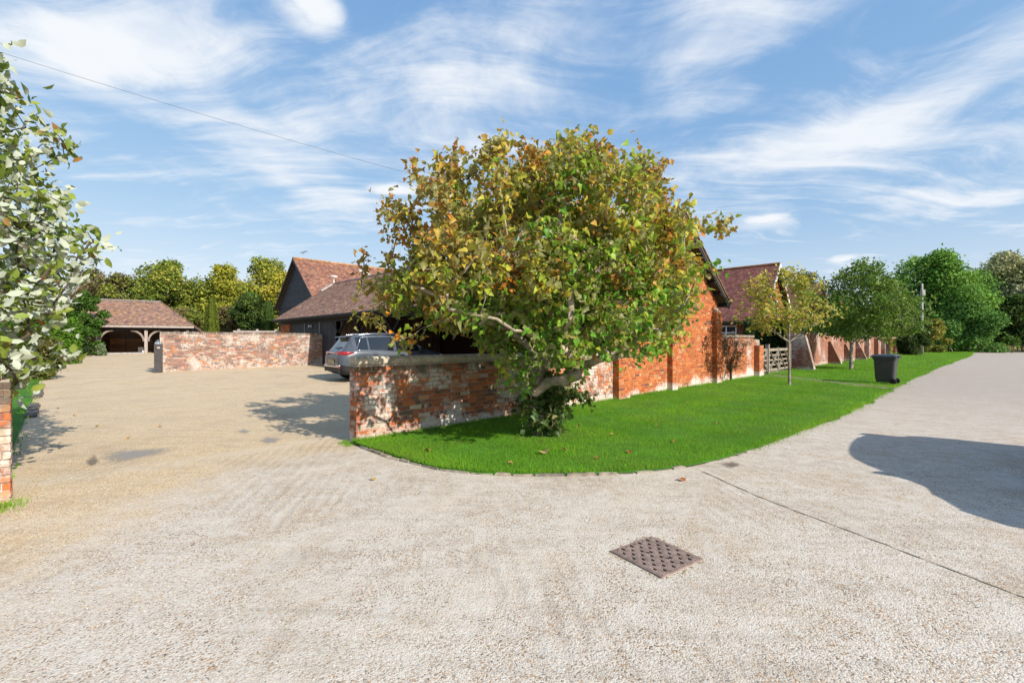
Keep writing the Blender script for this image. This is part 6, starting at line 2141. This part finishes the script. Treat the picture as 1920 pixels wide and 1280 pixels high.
# ================= trees, hedges and shrubs further off
def far_tree(name, label, base, height, rad_, pal, n, leaf, trunk_h=.25, lumps=26, crown_from=.12, cat='tree', group=None, shape=1.0, bark='bark_dark', limbs=True, gaps=.0):
    base = np.array([base[0], base[1], float(ground_z(base[0], base[1])) - .05]) if len(base) == 2 else np.array(base, float)
    root = thing(name, base, label, cat, group)
    zc0, zc1 = height * crown_from, height
    C_, R_ = [], []
    for k in range(lumps):
        f = (k + .5) / lumps
        z = zc0 + (zc1 - zc0) * f ** .9
        prof = math.sin(math.pi * min(1, .18 + .80 * f) ** shape) ** .7
        a = k * 2.4 + vr.uniform(-.5, .5)
        rr_ = rad_ * prof * vr.uniform(.05, .82)
        lr = rad_ * vr.uniform(.20, .42) * (.55 + .45 * prof)
        z += height * vr.uniform(-.06, .04)
        C_.append((base[0] + math.cos(a) * rr_, base[1] + math.sin(a) * rr_, base[2] + min(z, height - lr * .8)))
        R_.append(lr)
    C_, R_ = np.array(C_), np.array(R_)
    if trunk_h > 0:
        m = MB().tube([base + (0, 0, -.2), base + (0, 0, height * .3), base + (.02 * height, 0, height * .55), base + (0, 0, height * .8)], [height * .028, height * .02, height * .012, height * .004], 8)
        if limbs:
            for k in range(0, lumps, 2):
                s = base + np.array([0, 0, height * min(.7, .2 + .5 * k / lumps)])
                mid = (s + C_[k]) / 2 + np.array([0, 0, -.03 * height])
                m.tube([s, mid, C_[k]], [height * .010, height * .006, height * .002], 5)
        m.build('trunk', MT[bark], root, smooth=True)
    w = R_ ** 2
    ki = vr.choice(lumps, n, p=w / w.sum())
    dirs = rand_unit(vr, n)
    rr_ = R_[ki] * (vr.uniform(0, 1, n) ** .30 + (vr.uniform(0, 1, n) < .05) * vr.uniform(0, .45, n)) * (1 + .22 * np.sin(dirs[:, 0] * 9 + ki) * np.sin(dirs[:, 2] * 7 + ki * 2))
    P = C_[ki] + dirs * rr_[:, None] * np.array([1, 1, .82])
    ok = P[:, 2] > base[2] + .05
    P, dirs, ki = P[ok], dirs[ok], ki[ok]
    n = len(P)
    nv = unit(dirs * .8 + rand_unit(vr, n) * .8 + np.array([0, 0, .35]))
    dv = unit(rand_unit(vr, n) + np.array([0, 0, -.25]))
    pal = np.array(pal)
    lt = vr.integers(0, len(pal), lumps)
    ci = np.where(vr.uniform(0, 1, n) < .55, lt[ki], vr.integers(0, len(pal), n))
    C = pal[ci] * vr.uniform(.7, 1.3, n)[:, None]
    m = MB()
    leaves(m, P, dv, nv, leaf * vr.uniform(.6, 1.4, n), RHOMB, RHOMB_F, C)
    tag(m.build('crown', MT['leaf_bg'], root), kind='stuff')
    return root


def hedge_box(name, label, o, ex, ey, h, pal, n, leaf, core_in=.12, rough=.06, cat='hedge', topround=0.0):
    """clipped hedge: o corner, ex and ey edge vectors"""
    o, ex, ey = np.array(o, float), np.array(ex, float), np.array(ey, float)
    root = thing(name, o + (ex + ey) / 2, label, cat)
    x, y = unit(ex), unit(ey)
    a = o + (x + y) * core_in
    MB().prism([a, a + ex - x * 2 * core_in, a + ex + ey - (x + y) * 2 * core_in, a + ey - y * 2 * core_in], (0, 0, h - core_in)).build('dark_core', MT['hedge_core'], root)  # solid dark block added inside to stop see-through
    lx, ly = np.linalg.norm(ex), np.linalg.norm(ey)
    areas = np.array([lx * h, lx * h, ly * h, ly * h, lx * ly])
    f = vr.choice(5, n, p=areas / areas.sum())
    u, v, w = vr.uniform(0, 1, n), vr.uniform(0, 1, n), vr.uniform(0, 1, n)
    U = np.where(f == 2, 0, np.where(f == 3, 1, u))
    Vv = np.where(f == 0, 0, np.where(f == 1, 1, v))
    Z = np.where(f == 4, 1, w)
    nr = np.stack([(f == 1)[:, None] * y - (f == 0)[:, None] * y + (f == 3)[:, None] * x - (f == 2)[:, None] * x + (f == 4)[:, None] * UP], 0)[0]
    P = o + U[:, None] * ex + Vv[:, None] * ey + Z[:, None] * h * UP
    bump = np.sin(P[:, 0] * 3.1 + P[:, 2] * 2) * np.sin(P[:, 1] * 2.7 - P[:, 2] * 3.3)
    P = P + nr * (vr.normal(0, rough, n) + bump * rough)[:, None]
    pal = np.array(pal)
    C = pal[vr.integers(0, len(pal), n)] * vr.uniform(.65, 1.3, n)[:, None]
    m = MB()
    leaves(m, P, unit(rand_unit(vr, n) + nr * .8 + np.array([0, 0, .3])), unit(nr + rand_unit(vr, n) * .7), leaf * vr.uniform(.6, 1.4, n), RHOMB, RHOMB_F, C)
    tag(m.build('foliage', MT['leaf_bg'], root), kind='stuff')
    return root


def gxy(px, y):
    return ((px - 960) / FPX * y, y)


OLIVE = [(.27, .30, .045), (.20, .25, .04), (.35, .34, .06), (.14, .18, .03)]
YELL = [(.40, .37, .045), (.32, .33, .05), (.48, .40, .055), (.19, .23, .035)]
DARK = [(.045, .08, .02), (.06, .10, .025), (.035, .06, .02), (.09, .13, .03)]
MID = [(.10, .20, .03), (.135, .25, .04), (.075, .15, .025), (.19, .29, .05)]
BRIGHT = [(.10, .21, .025), (.13, .25, .03), (.075, .16, .02), (.16, .27, .05)]
BROWNISH = [(.20, .16, .07), (.15, .14, .05), (.25, .19, .10), (.10, .10, .035)]
PALE = [(.42, .42, .21), (.33, .35, .15), (.50, .49, .28), (.22, .26, .09)]

far_tree('broadleaf_tree', 'round olive-green tree rising behind the carport roof', gxy(318, 60), 11.2, 5.0, OLIVE + MID[:1], 17000, .34, lumps=34)
far_tree('broadleaf_tree', 'tall yellowing tree crown nearest to the black barn gable', gxy(500, 62), 11.8, 5.2, YELL + OLIVE[:2], 15000, .34, lumps=32)
far_tree('broadleaf_tree', 'yellow-green tree standing between the olive tree and the tall yellowing one', gxy(420, 60), 10.6, 4.4, [YELL[0], YELL[1], OLIVE[0], OLIVE[1]], 13000, .33, lumps=30)
far_tree('broadleaf_tree', 'brownish thin-leaved tree behind the dark evergreen bush', gxy(222, 57), 9.2, 4.2, BROWNISH + OLIVE[:2], 9000, .32, lumps=26)
far_tree('broadleaf_tree', 'bare-topped greyish tree just beyond the pale-leaved tree', gxy(172, 58), 10.0, 3.6, BROWNISH, 5000, .3, lumps=22)
far_tree('broadleaf_tree', 'green rounded tree filling the belt above the carport ridge', gxy(272, 64), 9.0, 4.6, MID + OLIVE[:2], 12000, .34, lumps=32, crown_from=.0)
far_tree('broadleaf_tree', 'low green tree under the gap between the yellowing crowns', gxy(372, 66), 8.2, 4.8, MID + OLIVE[:2], 12000, .34, lumps=32, crown_from=.0)
far_tree('broadleaf_tree', 'dull green tree low behind the column conifers', gxy(455, 66), 9.0, 5.0, OLIVE + MID[:2], 12000, .34, lumps=32, crown_from=.0)
far_tree('broadleaf_tree', 'yellow birch-like crown tucked against the barn wall', gxy(532, 58), 9.6, 3.2, YELL, 9000, .3, lumps=24)
far_tree('garden_shrub', 'feathery tan and olive shrub above the carport hip', gxy(345, 50), 4.6, 3.0, BROWNISH + OLIVE, 9000, .22, trunk_h=0, crown_from=.0, cat='shrub', lumps=18)
far_tree('garden_shrub', 'reddish-brown feathery shrub beside the narrow gold conifer', gxy(427, 46), 4.4, 2.3, [(.24, .15, .09), (.18, .14, .06), (.14, .15, .05)], 8000, .2, trunk_h=0, crown_from=.0, cat='shrub', lumps=16)
far_tree('evergreen_shrub', 'large dark green bush behind the long yard wall', gxy(470, 44), 5.6, 2.4, DARK + MID[:1], 10000, .24, trunk_h=0, crown_from=.0, cat='shrub', lumps=20)
far_tree('evergreen_shrub', 'dark glossy evergreen bush crowding the carport corner', (-32.4, 34.6), 4.9, 1.45, [(.06, .13, .02), (.08, .17, .025), (.045, .09, .02)], 10000, .2, trunk_h=0, crown_from=.0, cat='shrub', lumps=18)
far_tree('evergreen_shrub', 'low dark shrub at the foot of the evergreen beside the carport', (-32.0, 33.2), 1.9, .9, DARK, 6000, .18, trunk_h=0, crown_from=.0, cat='shrub', lumps=14)
for px, lab, h_, r_ in ((397, 'narrow golden-green column conifer behind the yard wall', 4.6, .62), (503, 'narrow green column conifer beside the black barn wall', 4.3, .55)):
    b = gxy(px, 42)
    base = np.array([b[0], b[1], float(ground_z(*b))])
    root = thing('column_conifer', base, lab, 'conifer', 'column conifers')
    MB().tube([base, base + (0, 0, h_ * .9)], [.12, .03], 6).build('trunk', MT['bark_dark'], root)
    n = 5000
    z = vr.uniform(0, 1, n)
    a = vr.uniform(0, 6.28, n)
    rr_ = r_ * (1 - z ** 3 * .75) * (.75 + .25 * np.sin(a * 5 + 1)) * vr.uniform(.7, 1.05, n)
    P = base + np.stack([np.cos(a) * rr_, np.sin(a) * rr_, .1 + z * h_], 1)
    C = (np.array([.13, .17, .025]) if px < 450 else np.array([.075, .13, .03])) * vr.uniform(.6, 1.4, n)[:, None]
    m = MB()
    leaves(m, P, unit(np.stack([np.cos(a) * .3, np.sin(a) * .3, np.ones(n)], 1) + rand_unit(vr, n) * .2), unit(np.stack([np.cos(a), np.sin(a), 0 * a], 1) + rand_unit(vr, n) * .4), .26 * vr.uniform(.6, 1.3, n), RHOMB * np.array([.6, 1, 1]), RHOMB_F, C)
    tag(m.build('crown', MT['leaf_bg'], root), kind='stuff')

# bright clipped hedge and the shrub at the verge
hq = gp(147, 681)
hedge_box('clipped_hedge', 'bright green clipped box hedge standing beside the gravel yard', (hq[0] - 2.0, hq[1] - 6.5, float(ground_z(hq[0], hq[1] - 6)) - .1), (2.0, 0, 0), (0.1, 6.5, 0), 2.62, [(.10, .22, .02), (.13, .27, .025), (.075, .165, .015)], 26000, .12, rough=.05)
far_tree('verge_shrub', 'rounded small-leaved shrub on the verge before the clipped hedge', gxy(72, 17.0), 1.95, .78, [(.12, .15, .03), (.16, .18, .04), (.085, .115, .025), (.17, .14, .05)], 14000, .09, trunk_h=0, crown_from=.0, cat='shrub', lumps=22)
far_tree('verge_shrub', 'low trailing green shrub by the brick wall end', WP(-5.2, 3.4)[:2], 1.25, .75, MID + BRIGHT[:2], 6000, .07, trunk_h=0, crown_from=.0, cat='shrub', lumps=14)
far_tree('verge_shrub', 'pale grey-green lavender clump beside the carport step', (-30.7, 34.0), .9, .5, [(.22, .27, .16), (.16, .22, .10)], 2500, .12, trunk_h=0, crown_from=.0, cat='shrub', lumps=10)
far_tree('broadleaf_tree', 'leafy tree behind the clipped hedge at the verge', gxy(20, 27), 4.6, 2.2, MID + OLIVE[:1], 9000, .2, trunk_h=.2, lumps=22)

# behind the gates and along the road
hg = WP(23.6, 2.6)
hedge_box('yew_hedge', 'tall dark yew hedge behind the wooden gates', (13.8, 26.5, -.1), (3.3, 1.3, 0), (.62, 1.35, 0), 2.72, [(.028, .055, .02), (.04, .075, .025), (.022, .042, .016)], 22000, .16, rough=.10)
far_tree('garden_shrub', 'fresh green shrub looking over the wall beside the gates', WP(27.5, 2.6)[:2], 2.9, 1.5, BRIGHT + MID[:2], 8000, .14, trunk_h=0, crown_from=.0, cat='shrub', lumps=16)
far_tree('garden_shrub', 'dark leafy shrub looking over the middle of the buttressed wall', WP(40.0, 2.8)[:2], 3.4, 2.2, MID, 8000, .17, trunk_h=0, crown_from=.0, cat='shrub', lumps=16)
far_tree('garden_shrub', 'yellow-leaved shrub drooping over the far end of the buttressed wall', WP(66.0, 1.2)[:2], 3.9, 2.2, [(.38, .34, .05), (.30, .30, .05), (.2, .22, .04)], 7000, .18, trunk_h=0, crown_from=.0, cat='shrub', lumps=14)
far_tree('broadleaf_tree', 'grey-green distant tree seen over the cottage ridge', gxy(1512, 66), 11.6, 3.6, [(.19, .20, .13), (.15, .16, .10), (.22, .19, .13)], 6000, .36, lumps=26)
far_tree('dark_hedge_bush', 'dark upright hedge bush where the buttressed wall ends', gxy(1708, 50.5), 4.6, 1.7, DARK, 12000, .2, trunk_h=0, crown_from=.0, cat='hedge', lumps=20)
far_tree('roadside_shrub', 'golden-leaved roadside shrub between the dark hedge and the big tree', gxy(1752, 62), 4.6, 2.3, [(.28, .27, .05), (.20, .22, .05), (.34, .30, .06)], 9000, .24, trunk_h=0, crown_from=.0, cat='shrub', lumps=18)
far_tree('big_tree', 'big spreading bright green tree above the roadside', gxy(1764, 71), 15.8, 7.4, [(.135, .29, .05), (.18, .36, .055), (.10, .22, .04), (.25, .42, .075)], 30000, .42, lumps=46, crown_from=.02)
far_tree('big_tree', 'lower bright green tree bulging out beside the road', gxy(1812, 66), 7.4, 4.6, [(.15, .31, .065), (.21, .40, .08), (.10, .22, .05)], 16000, .36, lumps=28, crown_from=.0)
far_tree('willow_tree', 'tall pale grey-green willow beyond the big green tree', gxy(1886, 84), 18.0, 7.0, PALE, 24000, .46, lumps=44, crown_from=.05)
far_tree('willow_tree', 'pale willow crown cut off at the edge behind the road', gxy(1958, 80), 16.8, 6.0, [PALE[0], PALE[1], MID[0]], 16000, .44, lumps=36, crown_from=.05)
far_tree('dark_tree', 'dark shady tree overhanging the far side of the cross road', gxy(1904, 74), 9.2, 4.6, DARK + MID[:1], 18000, .38, lumps=30, crown_from=.0)
far_tree('dark_tree', 'dark conifer-green crown showing over the willow', gxy(1880, 98), 20.6, 6.6, DARK, 14000, .5, lumps=34)
far_tree('dark_tree', 'dense tree filling the gap between big green tree and willow', gxy(1842, 88), 15.0, 5.2, MID + DARK[:2], 14000, .46, lumps=32, crown_from=.0)
for k, (px, y, h_, r_) in enumerate(((1992, 76, 13, 6.5), (2060, 70, 14, 7), (1660, 82, 9.0, 5.0), (1600, 84, 8.4, 5.0))):
    far_tree('roadside_tree', ['broad green tree beside the cross road beyond the willow', 'tall green tree furthest along the cross road', 'green tree showing low behind the dark hedge bush', 'low green tree behind the round-headed lawn tree'][k], gxy(px, y), h_, r_, MID + OLIVE[:1], 9000, .44, lumps=28, crown_from=.0)

# far woods that close the view between and behind
def woods(name, label, pts, hh, pal, n, leaf, dep=6.0):
    pts = np.array(pts, float)
    k = vr.integers(0, len(pts) - 1, n)
    f = vr.uniform(0, 1, n)[:, None]
    P = pts[k] * (1 - f) + pts[k + 1] * f
    hmax = hh * (.78 + .22 * np.sin(P[:, 0] * .21 + 1) * np.sin(P[:, 0] * .083 + 2)) + .6 * np.sin(P[:, 0] * 1.1)
    z = hmax * vr.uniform(0, 1, n) ** .75
    P = np.stack([P[:, 0] + vr.normal(0, .6, n), P[:, 1] + vr.uniform(-.5, .5, n) * dep, z], 1)
    pal = np.array(pal)
    ci = ((np.sin(P[:, 0] * .35) + 1) * .5 * len(pal) + vr.uniform(-.9, .9, n)).astype(int) % len(pal)
    m = MB()
    leaves(m, P, unit(rand_unit(vr, n)), unit(rand_unit(vr, n) + np.array([.4, -.9, .5])), leaf * vr.uniform(.6, 1.4, n), RHOMB, RHOMB_F, pal[ci] * vr.uniform(.6, 1.3, n)[:, None])
    return tag(m.build(name, MT['leaf_bg']), label, 'woods', None, 'stuff')


woods('woods', 'distant line of mixed trees closing the view behind the yard', [(-95, 60), (-70, 68), (-45, 72), (-20, 74), (0, 76)], 9.0, OLIVE + BROWNISH + MID, 30000, .55)
woods('distant_woods', 'distant dark tree line beyond the cross road', [(30, 100), (60, 102), (90, 104), (120, 100), (150, 90)], 8.0, DARK + MID, 26000, .6)

# dry grass at the far roadside
n = 2600
k = vr.uniform(0, 1, n)
P = np.stack([60 + k * 30 + vr.normal(0, .4, n), 67 + (k * 9) + vr.normal(0, 1.0, n), 0 * k], 1)
m = MB()
leaves(m, P, unit(np.array([0, 0, 1.0]) + rand_unit(vr, n) * .35), rand_unit(vr, n), 1.0 * vr.uniform(.5, 1.2, n), RHOMB * np.array([.18, 1, 1]), RHOMB_F, np.array([.42, .35, .20]) * vr.uniform(.7, 1.2, n)[:, None])
tag(m.build('dry_grass', MT['leaf_bg']), 'tall dry straw-coloured grass along the far roadside', 'grass', None, 'stuff')

# climbing stems trained on the wall by the gates
cb = WP(15.35, -.04, 0)
clm = thing('climber', cb, 'wiry climbing plant fanned out over the limewashed wall', 'climber')
tgc = []
while len(tgc) < 120:
    z = vr.uniform(.5, 1.66)
    t = 15.35 + vr.normal(.45, .85) * (.25 + z / 1.5)
    if 14.2 < t < 17.9:
        tgc.append(WP(t, -.035 - vr.uniform(0, .05), z))
Pn, pr_, ow, tips = grow([cb, cb + UP * .3, cb + UP * .55], [-1, 0, 1], [0, 0, 0], np.array(tgc), .14, vr)
Pn = Pn + np.outer(np.minimum(0, -(((Pn[:, :2] - P0) @ N) + .02)), [N[0], N[1], 0])
m = MB()
limb_mesh(m, Pn, pr_, radii(pr_, tips, .006, .42), range(len(Pn)), 4)
m.build('stems', MT['bark_dark'], clm)
P, Dv, Nv, S, K = sprays(Pn, pr_, tips, np.array(tgc), vr, 9, .06, .06, .4, .2, .2)
sel = ((P[:, :2] - P0) @ N) < -.01
P, Dv, Nv, S = P[sel], Dv[sel], Nv[sel], S[sel]
m = MB()
leaves(m, P, Dv, Nv, S, RHOMB, RHOMB_F, np.array([.13, .085, .045]) * vr.uniform(.5, 1.5, len(P))[:, None])
tag(m.build('foliage', MT['dead_leaf'], clm), kind='stuff')

# ------------------------------------------------------------------ fallen leaves
dl = []
for c in (.2, .6, 1.0):
    mm = MB()
    leaves(mm, np.zeros((1, 3)), np.array([[0, 1.0, 0]]), np.array([[0, 0, 1.0]]), np.ones(1), LOBED - np.array([0, .45, 0]), LOBED_F, np.ones((1, 3)), c)
    o = mm.build('fallen_leaf', MT['dead_leaf'])
    dl.append(o.data)
    bpy.data.objects.remove(o)


def drop(px, py, size, colr, label, group, lift=.02):
    p = gp(px, py)
    o = bpy.data.objects.new('fallen_leaf', random.choice(dl))
    COL.objects.link(o)
    o.location = (p[0], p[1], p[2] + lift)
    o.rotation_euler = (random.uniform(-.5, .5), random.uniform(-.5, .5), random.uniform(0, 6.28))
    o.scale = (size,) * 3
    o.color = (*colr, 1)
    tag(o, label, 'leaf', group)


for px, py in ((802, 853), (930, 829), (1148, 822), (1058, 851), (957, 877), (1232, 803), (860, 838), (1083, 805), (1290, 760), (1180, 856), (1345, 800), (1120, 868), (1395, 735), (1260, 835)):
    drop(px, py, random.uniform(.055, .095), random.choice([(.36, .20, .07), (.42, .27, .10), (.30, .13, .05)]), 'dry tan autumn leaf caught in the mown grass of the lawn', 'autumn leaves on the lawn', .07)
drop(1020, 857, .17, (.50, .36, .16), 'largest pale curled leaf lying on the lawn before the autumn tree', None, .08)
drop(1279, 901, .085, (.42, .17, .07), 'orange-brown curled leaf on the pale road below the lawn edge', None)
for px, py in ((140, 780), (108, 766), (182, 800), (240, 822), (300, 801), (60, 712), (128, 697), (700, 900)):
    drop(px, py, random.uniform(.05, .08), random.choice([(.36, .2, .07), (.45, .28, .08)]), 'brown autumn leaf blown onto the open gravel', 'autumn leaves on the gravel')
